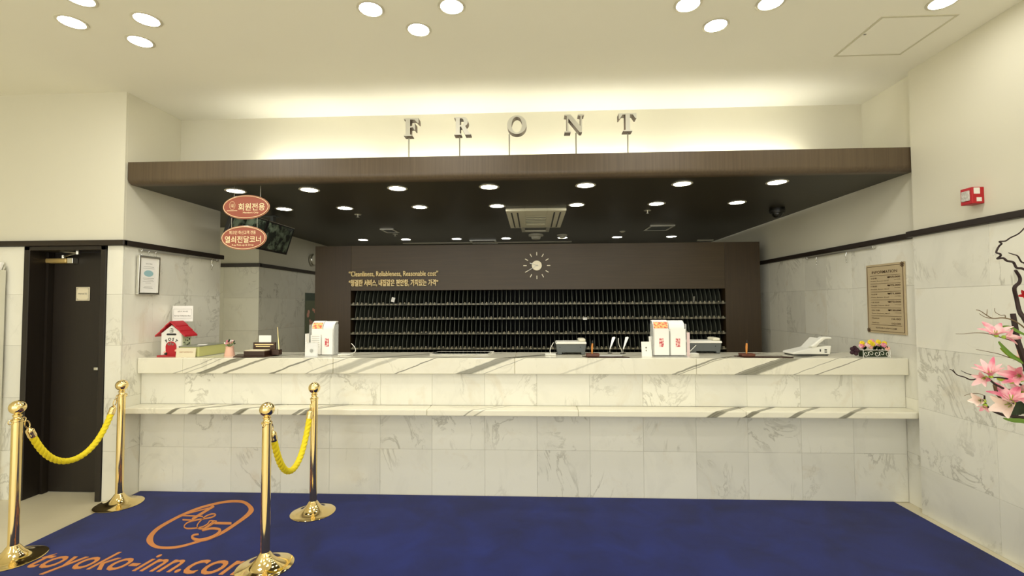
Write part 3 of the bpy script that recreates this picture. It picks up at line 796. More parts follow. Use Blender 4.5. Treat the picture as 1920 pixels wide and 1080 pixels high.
def framed():
    a = atx(256, 552, XL+.015); b = atx(296, 553, XL+.015); c = atx(258, 478, XL+.015)
    y0, y1, z0, z1 = a.y, b.y, a.z, c.z
    y1 = y0+.225
    root = thing('framed_notice', (XL+.002, (y0+y1)/2, z0), 'silver framed notice hanging from hooks on the left marble wall', 'picture')
    hy = (y1-y0)/2; hz = z1-z0
    T = Matrix.Rotation(0.02, 4, 'Y')
    obj('backing', MB().box(.002, .014, -hy+.004, hy-.004, .004, hz-.004, T), 'greyink', root)
    for nm, args in (('a', (-hy, hy, 0, .018)), ('b', (-hy, hy, hz-.018, hz)), ('c', (-hy, -hy+.018, .018, hz-.018)), ('d', (hy-.018, hy, .018, hz-.018))):
        obj('frame_rail', MB().box(.004, .028, args[0], args[1], args[2], args[3], T), 'steel', root, bevel=.003)
    obj('paper', MB().box(.0145, .016, -hy+.018, hy-.018, .018, hz-.018, T), 'paper', root)
    f = lambda cy, cz: (lambda a_, b_, c_: T @ Vector((.0168, cy+a_, cz+b_)))
    obj('print_title', text_mb('감사의 말씀', .07, .012, f(0, hz*.80)), 'greyink', root)
    m = MB()
    for i, (zz, ww) in enumerate(((.72, .11), (.68, .12), (.42, .12), (.38, .10), (.34, .12), (.30, .06), (.2, .08), (.17, .1))):
        m.box(.0162, .0168, -ww/2, ww/2, hz*zz, hz*zz+.002, T)
    obj('print_lines', m, 'greyink', root)
    obj('print_picture', MB().prism([(y_, hz*.55+z_) for y_, z_ in ell(0, 0, .05, .028, 20)], .0162, .0170, 'YZ', T), 'blueink', root)
framed()

# ---------------------------------------------------------------- information sign on the right wall
def info_sign():
    x = XR-.012
    a = atx(1626, 622, x); b = atx(1698, 629, x); c = atx(1625, 498, x); d = atx(1697, 490, x)
    y0 = (b.y+d.y)/2; y1 = (a.y+c.y)/2; z0 = (a.z+b.z)/2; z1 = (c.z+d.z)/2
    root = thing('price_board', (x+.01, (y0+y1)/2, z0), 'bronze INFORMATION price board on the right marble wall', 'sign')
    W = y1-y0; Hh = z1-z0; xx = -.012
    # the board is read from the room: its left side is the far end (large y)
    obj('plate', MB().box(-.01, 0, -W/2, W/2, 0, Hh), 'infob', root, bevel=.002)
    def P(u, v): return (xx, W/2-u*W, v*Hh)
    fr = MB().tube([P(.035, .03), P(.965, .03), P(.965, .97), P(.035, .97)], .0022, 6, closed=True)
    obj('border_line', fr, 'bronze', root)
    for (u, v) in ((.955, .965), (.04, .035)):
        m = MB()
        for i in range(7):
            an = i*PI/3.5; p0 = P(u, v); m.tube([p0, (xx-.001, p0[1]+.014*math.cos(an), p0[2]+.014*math.sin(an)), (xx, p0[1]+.022*math.cos(an+.5), p0[2]+.022*math.sin(an+.5))], .0026, 5)
        obj('corner_ornament', m, 'bronze', root)
    def T(body, u, v, wd, ht, al='L', m='bronze', bold=.004):
        f = lambda a_, b_, c_: (xx, W/2-u*W-a_, v*Hh+b_)
        obj('lettering', text_mb(body, wd*W, ht*Hh, f, align=al, bold=bold), m, root)
    T('INFORMATION', .5, .885, .66, .042, 'C')
    rows = [('싱글룸', 'Single Room 22㎡', '₩55,000'), ('더블룸', 'Double Room 28㎡', '₩75,000'), ('트윈룸', 'Twin Room 22㎡', '₩71,000'), ('더블 로얄룸', 'Double Deluxe 28㎡', '₩73,000'), ('디럭스 트윈룸', 'Twin Deluxe 28㎡', '₩120,000')]
    for i, (kr, en, pr) in enumerate(rows):
        v = .80-i*.117
        obj('rule', MB().box(xx, xx+.002, W/2-.90*W, W/2-.12*W, (v+.032)*Hh, (v+.032)*Hh+.0022), 'bronze', root)
        T(kr, .13, v-.003, .17+.05*(i > 2), .02, m='bronze'); T(pr, .9, v+.002, .33, .027, 'R', bold=.02); T(en, .13, v-.045, .48, .018); T('(VAT포함)', .9, v-.035, .15, .014, 'R')
    obj('rule', MB().box(xx, xx+.002, W/2-.90*W, W/2-.12*W, .247*Hh, .247*Hh+.0022), 'bronze', root)
    T('Check-in', .13, .215, .2, .018); T('16:00', .88, .212, .22, .025, 'R'); T('Check-out', .13, .15, .2, .018); T('10:00', .88, .147, .22, .025, 'R')
    obj('rule', MB().box(xx, xx+.002, W/2-.90*W, W/2-.12*W, .118*Hh, .118*Hh+.0022), 'bronze', root)
    T('TOYOKO-INN.COM', .5, .075, .55, .02, 'C')
info_sign()

# ---------------------------------------------------------------- fire alarm strobe on the right wall
def strobe():
    p = atx(1842, 365, XF); a = atx(1836, 349, XF-.045); b = atx(1836, 383, XF-.045)
    z0 = at(1840, 381, p.y).z; z1 = at(1840, 350, p.y).z
    root = thing('fire_strobe', (XF+TH, p.y, z0), 'red fire alarm strobe box on the right wall above the trim', 'alarm')
    h = z1-z0; w_ = .085
    obj('housing', MB().box(-.075, 0, 0, w_, 0, h), 'red', root, bevel=.003)
    obj('strobe_lens', MB().box(-.083, -.0752, .015, w_-.012, h*.2, h*.82), 'crystal', root, bevel=.003)
    obj('side_label', MB().box(-.066, -.028, -.0015, -.0002, h*.58, h*.95), 'white', root)
    obj('side_label', MB().box(-.05, -.018, -.0015, -.0002, h*.12, h*.36), 'white', root)
M['crystal'] = mat('strobe_crystal', srgb(206, 200, 184), .12); k = N(M['crystal']); v = coords(k); g = k.noise(v, 60, 3)
k.l(k.mix(g, srgb(120, 116, 104), srgb(250, 246, 236)), k.b.inputs['Base Color']); k.bump(g, .7, .01)
strobe()

# ---------------------------------------------------------------- small fittings seen past the cabinet's left edge
def left_far():
    p = atx(586, 487, xr2+.01)
    root = thing('wall_lamp', (xr2, min(p.y, 7.7), p.z), 'round pale wall fitting beside the cabinet left edge', 'lamp')
    T = Matrix.Rotation(PI/2, 4, 'Y')
    obj('body', MB().lathe([(.09, 0), (.09, .04), (.07, .06), (.001, .062)], T=T, n=28), 'cream', root, smooth=True)
    obj('ring', MB().lathe([(.095, 0), (.1, .02), (.09, .045)], T=T, n=28, cap=False), 'steel', root, smooth=True)
    a = atx(573, 549, xr2+.01); y0 = a.y
    root = thing('notice_board', (xr2+.002, y0, 1.30), 'grey green notice poster on the passage wall beside the cabinet', 'poster')
    z1 = at(573, 549, y0).z-1.30
    obj('board', MB().box(0, .012, 0, .8, -.35, z1), 'teal', root)
    obj('header', MB().box(.012, .016, 0, .8, z1-.12, z1), 'dteal', root)
    m = MB(); rn = random.Random(5)
    for i in range(16):
        a_, b_ = .06+.5*rn.random(), z1-.22-.28*rn.random(); m.sphere((.014, a_, b_), .022+.02*rn.random(), 10, 6, sq=(.15+.01*i, 1, 1))
    obj('printed_flowers', m, 'peachp', root)
M['teal'] = mat('poster_teal', srgb(120, 128, 104), .5)
M['dteal'] = mat('poster_header', srgb(84, 98, 88), .5)
left_far()

# ---------------------------------------------------------------- carpet with emblem and lettering
def carpet():
    zc = .012
    bl = atz(262, 921, zc); br = atz(1668, 937, zc)
    y1 = DF-.012
    xl0 = XL+.03; xr0 = XF-.07
    root = thing('entrance_carpet', (0, y1, 0), 'deep blue carpet with orange emblem and web address, before the counter', 'carpet')
    obj('pile', MB().prism([(xl0, -1.6), (xr0, -1.6), (xr0, 0), (xl0, 0)], 0, zc, 'XY'), 'carpet', root, bevel=.004)
    Z = zc+.0022
    def Q(px, py): p = atz(px, py, Z); return Vector((p.x, p.y-y1, Z))
    def zc4(p): return (240+p[0]/6.75, 920+p[1]/6.75)
    def slab(A, B, closed, name, up=0.0):
        m = MB(); A = [a+Vector((0, 0, up)) for a in A]; B = [b+Vector((0, 0, up)) for b in B]
        A2 = [Vector((a.x, a.y, zc-.001)) for a in A]; B2 = [Vector((b.x, b.y, zc-.001)) for b in B]
        m.strip(A, B, closed); m.strip(A, A2, closed); m.strip(B, B2, closed)
        return m
    outer = [(232, 630), (300, 705), (440, 735), (640, 722), (900, 652), (1170, 560), (1400, 415), (1555, 300), (1590, 225), (1500, 140), (1370, 118), (1180, 135), (900, 205), (640, 312), (400, 440), (280, 540)]
    inner = [(318, 625), (350, 680), (440, 705), (640, 695), (890, 628), (1140, 538), (1370, 392), (1500, 285), (1525, 220), (1460, 160), (1360, 146), (1190, 160), (910, 230), (660, 335), (430, 465), (338, 550)]
    A = [Q(*zc4(p)) for p in smooth_path([(a, b, 0) for a, b in outer], 5, True)]
    B = [Q(*zc4(p)) for p in smooth_path([(a, b, 0) for a, b in inner], 5, True)]
    em = slab(A, B, True, 'e')
    obj('emblem_oval', em, 'carpetink', root)
    def stroke(pts, wd, sm=5, up=0.0):
        P = smooth_path([(a, b, 0) for a, b in pts], sm) if len(pts) > 2 else [Vector((*pts[0], 0)), Vector((*pts[1], 0))]
        n = len(P); A = []; B = []
        for i in range(n):
            t = (P[min(i+1, n-1)]-P[max(i-1, 0)]).normalized(); nn = Vector((-t.y, t.x, 0))
            ww = wd if not isinstance(wd, tuple) else wd[0]+(wd[1]-wd[0])*math.sin(PI*i/(n-1))
            A.append(Q(*zc4(P[i]+nn*ww/2))); B.append(Q(*zc4(P[i]-nn*ww/2)))
        return slab(A, B, False, 's', up)
    def multi(lst, base=1):
        m = MB()
        for q_, (pts, wd) in enumerate(lst):
            s = stroke(pts, wd, up=.0004*(q_+base)); m.add(s.v, s.f)
        return m
    obj('emblem_letter', multi([([(1088, 192), (812, 362)], 30), ([(1075, 205), (700, 302)], 12), ([(645, 312), (950, 326)], 13), ([(690, 368), (862, 376)], 14)], 1), 'carpetink', root)
    obj('emblem_ampersand', multi([([(1125, 388), (1040, 382), (1010, 420), (930, 462), (800, 478), (730, 474), (712, 448), (760, 402), (880, 368), (1030, 345), (1100, 318), (1105, 300), (1060, 296), (980, 328), (905, 395), (875, 445), (895, 478), (960, 478), (1030, 430), (1085, 388)], 13)], 5), 'carpetink', root)
    obj('emblem_numeral', multi([([(1092, 410), (1310, 414)], 26), ([(1098, 405), (936, 508)], 15), ([(940, 506), (1050, 480), (1140, 486), (1165, 510), (1120, 560), (1020, 605), (910, 628), (835, 612), (810, 585), (840, 562), (895, 553)], (14, 34))], 6), 'carpetink', root)
    # web address: baseline from the photograph
    hh = (Q(212, 1036)-Q(156, 1069)).length*1.32
    def addr(body, p0, p1, h_, off):
        a = Q(*p0); b = Q(*p1); d = (b-a); ln = d.length; d.normalize(); up = Vector((-d.y, d.x, 0)); mid = (a+b)/2
        tm = text_mb(body, ln, h_, lambda x, y_, z_: mid+d*x+up*(y_+off)+Vector((0, 0, z_*.004-.001)), ext=.5, bold=.006, shear=.12)
        obj('web_address', tm, 'carpetink', root)
    addr('toyoko-inn.', (40, 1065), (331, 1075), hh, hh*.29)
    addr('com', (335, 1075.2), (462, 1079.4), hh*.58, hh*.29)
carpet()

# ---------------------------------------------------------------- stanchions and ropes
def stanchion(loc, label, rz=0):
    root = thing('brass_stanchion', loc+Vector((0, 0, .0006)), label, 'stanchion', 'brass rope stanchions')
    base = [(.162, 0), (.163, .004), (.158, .007), (.135, .010), (.105, .018), (.075, .032), (.055, .05), (.043, .066), (.036, .078), (.029, .086), (.027, .09)]
    obj('base', MB().lathe(base, n=48), 'brass', root, smooth=True)
    obj('pole', MB().lathe([(.0265, .088), (.0265, .862)], n=32), 'brass', root, smooth=True)
    obj('collar', MB().lathe([(.027, .858), (.031, .862), (.031, .872), (.022, .878), (.018, .888), (.024, .894), (.024, .900), (.016, .906), (.015, .912)], n=28), 'brass', root, smooth=True)
    obj('finial_ball', MB().sphere((0, 0, .948), .0435, 32, 20), 'brass', root, smooth=True)
    for s in (-1, 1):
        c = Vector((s*.040*math.cos(rz), s*.040*math.sin(rz), .862)); u = Vector((math.cos(rz), math.sin(rz), 0))
        obj('eye_ring', MB().tube([c+u*(.014*math.cos(a))+Vector((0, 0, .014*math.sin(a))) for a in [2*PI*i/16 for i in range(16)]], .003, 8, closed=True), 'brass', root, smooth=True)
    return root
def stz(px, py):     # pole foot centre seen at height .08
    p = atz(px, py, .08); return Vector((p.x, p.y, .012))
s1 = stz(587.2, 944); s2 = stz(497, 1041); s3 = stz(223.5, 929.5); s4 = stz(24.5, 1028)
def hooks_dir(a, b): d = b-a; return math.atan2(d.y, d.x)
stanchion(s1, 'brass stanchion on the carpet by the counter, right of the pair', hooks_dir(s2, s1))
stanchion(s2, 'brass stanchion nearest the camera beside the carpet emblem', hooks_dir(s2, s1))
stanchion(s3, 'brass stanchion by the marble corner right of the door', hooks_dir(s4, s3))
stanchion(s4, 'brass stanchion at the left photo edge before the door', hooks_dir(s4, s3))
def rope(a, b, low, label):
    d = (b-a); u = Vector((d.x, d.y, 0)).normalized(); ln = Vector((d.x, d.y, 0)).length
    z1 = .845
    A = Vector((a.x, a.y, a.z+z1))+u*.056; B = Vector((b.x, b.y, b.z+z1))-u*.056
    root = thing('barrier_rope', ((a.x+b.x)/2, (a.y+b.y)/2, low), label, 'rope', 'yellow barrier ropes')
    o = Vector(root.location)
    L2 = (B-A).length/2; sag = A.z-low
    def P(t):       # t -1..1, catenary-like
        k_ = 2.1; y = (math.cosh(k_*t)-1)/(math.cosh(k_)-1)
        return (A+B)/2+(B-A)/2*t + Vector((0, 0, -sag+sag*y))
    # even spacing
    raw = [P(-1+2*i/400) for i in range(401)]; acc = [0]
    for i in range(400): acc.append(acc[-1]+(raw[i+1]-raw[i]).length)
    tot = acc[-1]
    def S_(s):
        s = max(0, min(tot, s)); i = 0
        import bisect
        i = min(399, max(0, bisect.bisect_right(acc, s)-1)); f = (s-acc[i])/max(1e-9, acc[i+1]-acc[i]); return raw[i].lerp(raw[i+1], f)
    e = .085
    N_ = 260
    pts = [S_(e+(tot-2*e)*i/N_)-o for i in range(N_+1)]
    tw = 30.0*(tot-2*e)/1.0
    obj('rope_body', MB().tube(pts, .019, 18, rf=lambda t, a_: .0175+.0038*abs(math.sin(1.5*(a_-t*tw*2*PI/3.0)))), 'rope', root, smooth=False)
    for sgn in (0, 1):
        q = [S_((e-.035+.0075*i) if not sgn else tot-(e-.035+.0075*i))-o for i in range(10)]
        obj('end_cap', MB().tube(q, [.008, .014, .0215, .0225, .0225, .0225, .0225, .0235, .0235, .0225], 20), 'brass', root, smooth=True)
        q0 = S_(e-.04 if not sgn else tot-(e-.04))-o; q1 = S_(.0 if not sgn else tot)-o
        m = (q0+q1)/2; r_ = (q1-q0).length/2+.004; ax = (q1-q0).normalized(); sd = ax.cross(Vector((0, 0, 1))).normalized()
        obj('snap_hook', MB().tube([m+ax*(r_*math.cos(a_))+ (ax.cross(sd))*(r_*.55*math.sin(a_)) for a_ in [2*PI*i/20 for i in range(20)]], .0036, 8, closed=True), 'brass', root, smooth=True)
rope(s4, s3, .50, 'yellow braided rope sagging in front of the dark door')
rope(s2, s1, .465, 'yellow braided rope between the two stanchions on the carpet')

# ---------------------------------------------------------------- things on the countertop
def cx(px, D): return at(px, 660, D).x
def ct(px, D): return Vector((cx(px, D), D, ZT))
def sc(D): return D/FPX
def post_house():
    D = 3.985; s = sc(D)
    x0 = cx(302, D); x1 = cx(340, D); w_ = x1-x0; c = (x0+x1)/2
    root = thing('house_post_box', (c, D, ZT), 'white and red house shaped POST box at the left end of the counter', 'post box')
    h = w_/2; ez = .205; rz = .285; dp = .115
    obj('base', MB().box(-h-.012, h+.01, -.035, dp+.01, 0, .012), 'red', root, bevel=.003)
    obj('walls', MB().prism([(-h, .012), (h, .012), (h, ez), (0, rz-.01), (-h, ez)], 0, dp), 'white', root)
    # side wall panel with painted ivy
    obj('side_panel', MB().box(h, h+.003, .012, dp-.008, .02, ez-.012), 'sidegreen', root)
    rn = random.Random(4); m = MB()
    for i in range(22):
        y_ = .02+rn.random()*(dp-.04); z_ = .03+rn.random()*(ez-.06); r_ = .003+.003*rn.random(); m.box(h+.003, h+.005, y_-r_, y_+r_, z_-r_, z_+r_)
    obj('painted_leaves', m, 'dleaf', root)
    # stepped shingles
    L_ = math.hypot(h+.035, rz-ez+.03); 
    for sgn in (-1, 1):
        for i in range(3):
            t0 = i/3; t1 = (i+1)/3+.05
            xa = sgn*(h+.038)*t0; xb = sgn*(h+.038)*t1; za = rz+.004-(rz-ez+.028)*t0; zb = rz+.004-(rz-ez+.028)*t1
            off = .006*(1-i)*1.0
            obj('roof_shingle', MB().prism([(xa, za+.004+off), (xb, zb+.004+off), (xb, zb+.018+off), (xa, za+.018+off)], -.02, dp+.02), 'redroof', root, bevel=.002)
    T = None
    dr = [(-.045, .012), (.045, .012)] + arc(0, .085, .048, .048, 0, PI, 14)
    obj('door', MB().prism(dr, -.006, 0), 'red', root)
    m = MB()
    for a in (50, 90, 130):
        a = math.radians(a); p = Vector((math.cos(a), math.sin(a))); q = Vector((-p.y, p.x)); b0 = Vector((0, .085))
        P = [b0+p*.012, b0+p*.036+q*.009, b0+p*.040, b0+p*.036-q*.009]; m.prism([tuple(x) for x in P], -.0075, -.006)
    obj('door_petal_glass', m, 'greyink', root)
    obj('letter_slot', MB().prism(arc(-.036, ez-.01, .008, .008, PI/2, 1.5*PI, 6)+arc(.036, ez-.01, .008, .008, -PI/2, PI/2, 6), -.003, .0), 'black', root)
    obj('attic_window', MB().prism([(-.014, ez+.008), (.014, ez+.008)] + arc(0, ez+.03, .014, .014, 0, PI, 8), -.003, 0), 'dleaf', root)
    obj('window_bars', MB().box(-.010, -.002, -.0045, -.003, ez+.012, ez+.024).box(.002, .010, -.0045, -.003, ez+.012, ez+.024).box(-.010, -.002, -.0045, -.003, ez+.027, ez+.037).box(.002, .010, -.0045, -.003, ez+.027, ez+.037), 'white', root)
    for i, ch in enumerate('POST'):
        a = math.radians(130-i*27); px_, pz_ = .068*math.cos(a), .085+.068*math.sin(a); ro = a-PI/2
        f = lambda x, y_, z_, px_=px_, pz_=pz_, ro=ro: (px_+x*math.cos(ro)-y_*math.sin(ro), -.002, pz_+x*math.sin(ro)+y_*math.cos(ro))
        obj('post_letter', text_mb(ch, None, .027, f, bold=.03), 'ink', root)
    for (x_, z_, col) in ((-.05, .035, 'peachp'), (-.06, .028, 'white'), (.052, .052, 'peachp'), (-.042, .026, 'dleaf')):
        obj('moulded_flower', MB().sphere((x_, -.008, z_), .012, 12, 8), col, root, smooth=True)
M['sidegreen'] = mat('pale_green_paint', srgb(208, 214, 178), .5)
post_house()
def notice_card():
    D = 4.22; c = at(342.5, 588, D); s = sc(D)
    root = thing('comment_notice', (c.x, D, ZT), 'white printed card on a stand behind the house post box', 'sign')
    h, hz = 20.5*s, 15*s; z = c.z-ZT
    obj('card', MB().box(-h, h, 0, .003, z-hz, z+hz), 'paper', root)
    obj('stand', MB().box(-.012, .012, .003, .006, 0, z).box(-.05, .05, -.03, .04, 0, .004), 'acrylic', root)
    obj('border_line', MB().tube([(-h*.88, -.001, z-hz*.6), (h*.88, -.001, z-hz*.6), (h*.88, -.001, z+hz*.6), (-h*.88, -.001, z+hz*.6)], .0007, 5, closed=True), 'greyink', root)
    obj('lettering', text_mb('설문지 회수함', h*1.0, .014, face_f(0, -.001, z+hz*.28)), 'greyink', root)
    obj('lettering', text_mb('Survey Collection Box', h*1.6, .013, face_f(0, -.001, z-hz*.3), bold=.01), 'ink', root)
notice_card()
def guest_book():
    D = 3.93; x1 = cx(372, D)
    root = thing('guest_album', (x1-.09, D, ZT), 'thick album with green page edges and grey cover beside the post box', 'book')
    obj('pages', MB().box(-.085, .088, .012, .36, .004, .088), 'olive', root)
    obj('cover', MB().box(-.09, .092, .006, .37, .088, .096).box(-.09, .092, .006, .37, 0, .004).box(-.094, -.088, .006, .37, 0, .096), 'bookcover', root, bevel=.002)
    T = Matrix.Rotation(-.16, 4, 'X')
    s = thing('leaning_card', (x1-.105, D-.012, ZT), 'cream folded card leaning against the thick album', 'card')
    T = Matrix.Rotation(-.12, 4, 'X')
    obj('card', MB().box(-.09, .085, 0, .003, 0, .082, T), 'ivory', s)
    obj('lettering', text_mb('GUEST INFORMATION', .12, .010, lambda a, b, c: T @ Vector((a, -.001, .045+b))), 'orangeish', s)
    p = tag(obj('paper_slip', MB().box(-.035, .035, -.05, .05, 0, .002), 'paper', loc=(x1-.06, D+.13, ZT+.0965), rot=(0, 0, .5)), 'small white slip lying on the album cover', 'paper')
M['orangeish'] = mat('rust_ink', srgb(176, 120, 92), .7)
guest_book()
def pot():
    D = 4.03; p = ct(430.5, D); s = sc(D)
    root = thing('flower_pot', p, 'small pink pot with tiny pink flowers beside the album', 'flower pot')
    obj('pot', MB().lathe([(.040, 0), (.042, .01), (.030, .075), (.033, .08), (.033, .085), (.026, .083)], n=24, T=Matrix.Identity(4)), 'pot', root, smooth=True)
    rn = random.Random(9)
    for i in range(26):
        a = rn.random()*2*PI; r_ = .045*math.sqrt(rn.random()); z = .105+.045*(1-(r_/.045)**2)*rn.random()+.006
        c = (r_*math.cos(a), r_*math.sin(a)*.8, z)
        obj('flower', MB().sphere(c, .0085, 8, 6), ('pinkp', 'peachp', 'paper', 'dleaf')[i % 4], root, smooth=True)
    m = MB()
    for i in range(12): a = i*PI/6; m.tube([(0, 0, .07), (.02*math.cos(a), .02*math.sin(a), .1), (.035*math.cos(a), .03*math.sin(a), .12)], .0015, 5)
    obj('stems', m, 'leaf', root)
pot()
def card_tray():
    D = 3.90
    root = thing('memo_tray', ct(470, 3.99), 'dark wooden desk tray with memo box and gold pen, left', 'desk tray')
    X = lambda px, D_: cx(px, D_)-cx(470, 3.99)
    y0, y1 = -.085, .13
    obj('tray', MB().prism([(X(437, 3.905), y0), (X(496, 3.905), y0), (X(524, 4.12), y1), (X(446, 4.12), y1)], 0, .008, 'XY'), 'dwalnut', root, bevel=.002)
    a, b = X(456, 3.94), X(495, 3.94)
    obj('memo_box', MB().box(a, b, -.045, .055, .008, .050), 'dwalnut', root, bevel=.002)
    obj('memo_sheets', MB().box(a+.006, b-.006, -.040, .050, .050, .058), 'ivory', root)
    obj('back_holder', MB().box(a+.02, b+.035, .06, .078, .008, .118), 'dwalnut', root, bevel=.002)
    obj('gold_print', MB().box(a+.035, b+.02, .0588, .0598, .096, .103).box(a+.045, b-.01, .0588, .0598, .080, .086), 'gold', root)
    obj('pen_block', MB().box(b+.02, b+.085, .03, .09, .008, .055), 'dwalnut', root, bevel=.004)
    cpx = (a+b)/2+.03
    obj('card', MB().box(cpx-.056, cpx+.056, .068, .071, .118, .180), 'paper', root)
    pn = tag(obj('desk_pen', MB().tube([(0, 0, 0), (-.004, 0, .05), (-.016, 0, .20)], [.006, .0065, .003], 10), 'brass', loc=(root.location.x+b+.075, 3.99+.055, ZT+.055), smooth=True), 'slim gold pen standing upright in the left desk tray', 'pen')
card_tray()
def sheet(w_, h, curl, m=None):
    """a brochure: upright, then curling back over the top; in YZ profile"""
    P = [(0, 0), (0, h*.55), (0, h*.72)]
    n = 8
    r_ = curl
    for i in range(1, n+1):
        a = PI/2*i/n; P.append((r_-r_*math.cos(a), h-r_+r_*math.sin(a) if h > r_ else h))
    return P
def brochure_rack(px0, px1, D, label, side, mirror=False):
    s = sc(D); x0 = cx(px0, D); x1 = cx(px1, D); c = (x0+x1)/2; W = x1-x0; h = .305
    root = thing('brochure_rack', (c, D, ZT), label, 'brochure rack')
    hw = W/2
    def curved(xa, xb, y0, t, hh, r_):
        P = [(y0, .012), (y0, hh-r_)] + [(y0+r_-r_*math.cos(a), hh-r_+r_*math.sin(a)) for a in [PI/2*i/8 for i in range(1, 9)]] + [(y0+r_+.02, hh-.002)]
        Q = [(y+t if i < 2 else y, z if i < 2 else z-t) for i, (y, z) in enumerate(P)]
        return MB().prism(P+Q[::-1], xa, xb, 'YZ')
    obj('base', MB().box(-hw-.004, hw+.004, -.03, .12, 0, .008), 'acrylic', root)
    obj('back_plate', MB().box(-hw, hw, .10, .104, .008, h-.01), 'acrylic', root)
    obj('side_plate', MB().box(hw, hw+.003, .0, .11, .008, h*.9), 'acrylic', root)
    obj('side_plate', MB().box(-hw-.003, -hw, .0, .11, .008, h*.9), 'acrylic', root)
    obj('upper_leaflets', curved(-hw+.004, -.002, .03, .006, h, .07), 'paper', root)
    obj('upper_leaflets', curved(.003, hw-.004, .03, .006, h-.003, .07), 'paper', root)
    # printed band on the curve of the first
    ba = [PI/2*t for t in (.02, .16, .3, .44, .58)]
    obj('printed_banner', MB().prism([(.03+.07-.0708*math.cos(a), h-.07+.0708*math.sin(a)) for a in ba]+[(.03+.07-.0702*math.cos(a), h-.07+.0702*math.sin(a)) for a in ba[::-1]], -hw+.010, -.006, 'YZ'), 'bannerprint', root)
    obj('printed_line', MB().box(.014, .05, .0285, .0297, h-.098, h-.092), 'greyink', root)
    for i, (a, b) in enumerate(((-hw+.006, -.008), (.006, hw-.004))):
        if mirror and i == 0:
            obj('front_leaflet', MB().box(a, b, .01, .016, .012, h*.60), 'paper', root)
            m = MB()
            for j in range(6): m.box(a+.01, b-.012, .0088, .0098, h*.55-j*.018, h*.55-j*.018+.002)
            obj('printed_text', m, 'greyink', root)
        else:
            obj('front_leaflet', MB().box(a, b, .0, .01, .012, h*.76), 'paper', root)
            mx = (a+b)/2-.002
            obj('printed_picture', MB().box(mx-.018, mx+.018, -.0014, -.0002, h*.27, h*.50), 'photoprint', root)
    if not mirror: obj('gap_leaflet', MB().box(-.007, .005, .012, .018, .012, h*.7), 'greyish', root)
M['bannerprint'] = mat('banner_print', srgb(240, 120, 70), .6); k = N(M['bannerprint']); v = coords(k); g = k.noise(v, 55, 2)
k.l(k.mix(k.math('MULTIPLY', k.math('SUBTRACT', g, .4), 5, True), srgb(222, 96, 84), srgb(244, 206, 130)), k.b.inputs['Base Color'])
M['photoprint'] = mat('photo_print', srgb(230, 150, 150), .6); k = N(M['photoprint']); v = coords(k); g = k.noise(v, 90, 2)
k.l(k.mix(k.math('MULTIPLY', k.math('SUBTRACT', g, .42), 6, True), srgb(200, 70, 80), srgb(246, 214, 206)), k.b.inputs['Base Color'])
M['greyish'] = mat('grey_card', srgb(170, 172, 166), .5)
brochure_rack(580, 624, 4.04, 'left brochure rack of curled white leaflets on the counter', 1, True)
brochure_rack(1226, 1287, 3.99, 'right brochure rack of curled white leaflets with two pink pictures', 1)
def small_signs():
    D = 3.94; p = ct(584, D)
    root = thing('acrylic_leaflet_stand', p, 'small clear stand with a leaflet before the left brochure rack', 'stand')
    obj('stand', MB().box(-.055, .055, .0, .003, .0, .125).box(-.055, .055, -.02, .05, 0, .004), 'acrylic', root)
    obj('leaflet', MB().box(-.048, .045, .0035, .006, .006, .115), 'paper', root)
    obj('printed_seal', MB().prism(ell(0, .055, .014, .016, 20), -.0012, -.0002), 'greyish', root)
    obj('side_leaflet', MB().box(-.062, -.052, .01, .06, .004, .2), 'paper', root)
    D = 4.0; p = ct(1212.5, D)
    root = thing('card_sign', p, 'small white folded card left of the right brochure rack', 'sign')
    obj('front_leaf', MB().prism([(-.040, 0), (.045, 0), (.035, .125), (-.045, .125)], 0, .002), 'paper', root)
    obj('rear_leaf', MB().prism([(-.040, 0), (.045, 0), (.035, .125), (-.045, .125)], .002, .004), 'paper', root, rot=(0, 0, 0))
    obj('print', MB().prism(ell(-.004, .075, .007, .007, 14), -.001, 0).box(-.008, .0, -.001, 0, .045, .056), 'greyink', root)
    p = ct(1222, 4.07)
    tag(obj('leaflet', MB().prism([(-.012, 0), (.016, 0), (.006, .165), (-.024, .165)], 0, .004), 'paper', loc=p), 'narrow white leaflet leaning behind the small white card', 'leaflet')
    p = ct(1291, 4.05)
    tag(obj('leaflet', MB().box(-.012, .012, 0, .004, 0, .2), 'pinkpaper', loc=p), 'pale pink leaflet at the right side of the right rack', 'leaflet')
M['pinkpaper'] = mat('pink_paper', srgb(240, 214, 214), .7)
small_signs()
def chained_pen(px, D, pts, label, padw):
    p = ct(px, D); s = sc(D)
    root = thing('counter_pen', p, label, 'pen')
    obj('base', MB().box(-padw, padw, -.04, .04, 0, .014), 'white', root, bevel=.005)
    obj('stem', MB().tube(smooth_path([(x*s, 0, .014+z*s) for x, z in pts], 5), .0032, 8), 'white', root, smooth=True)
chained_pen(648, 4.1, [(14, 1), (18, 3), (19, 8), (16, 14), (11, 19)], 'curved white wire pen on a flat base, right of left rack', .055)
chained_pen(1032, 4.12, [(0, 0), (-.5, 6), (2, 13), (6, 20)], 'white wire pen on a flat base beside the left grey terminal', .048)
chained_pen(1297, 4.16, [(-6, 0), (-1, 5), (4, 10), (8, 14)], 'white wire pen between the right rack and right terminal', .05)
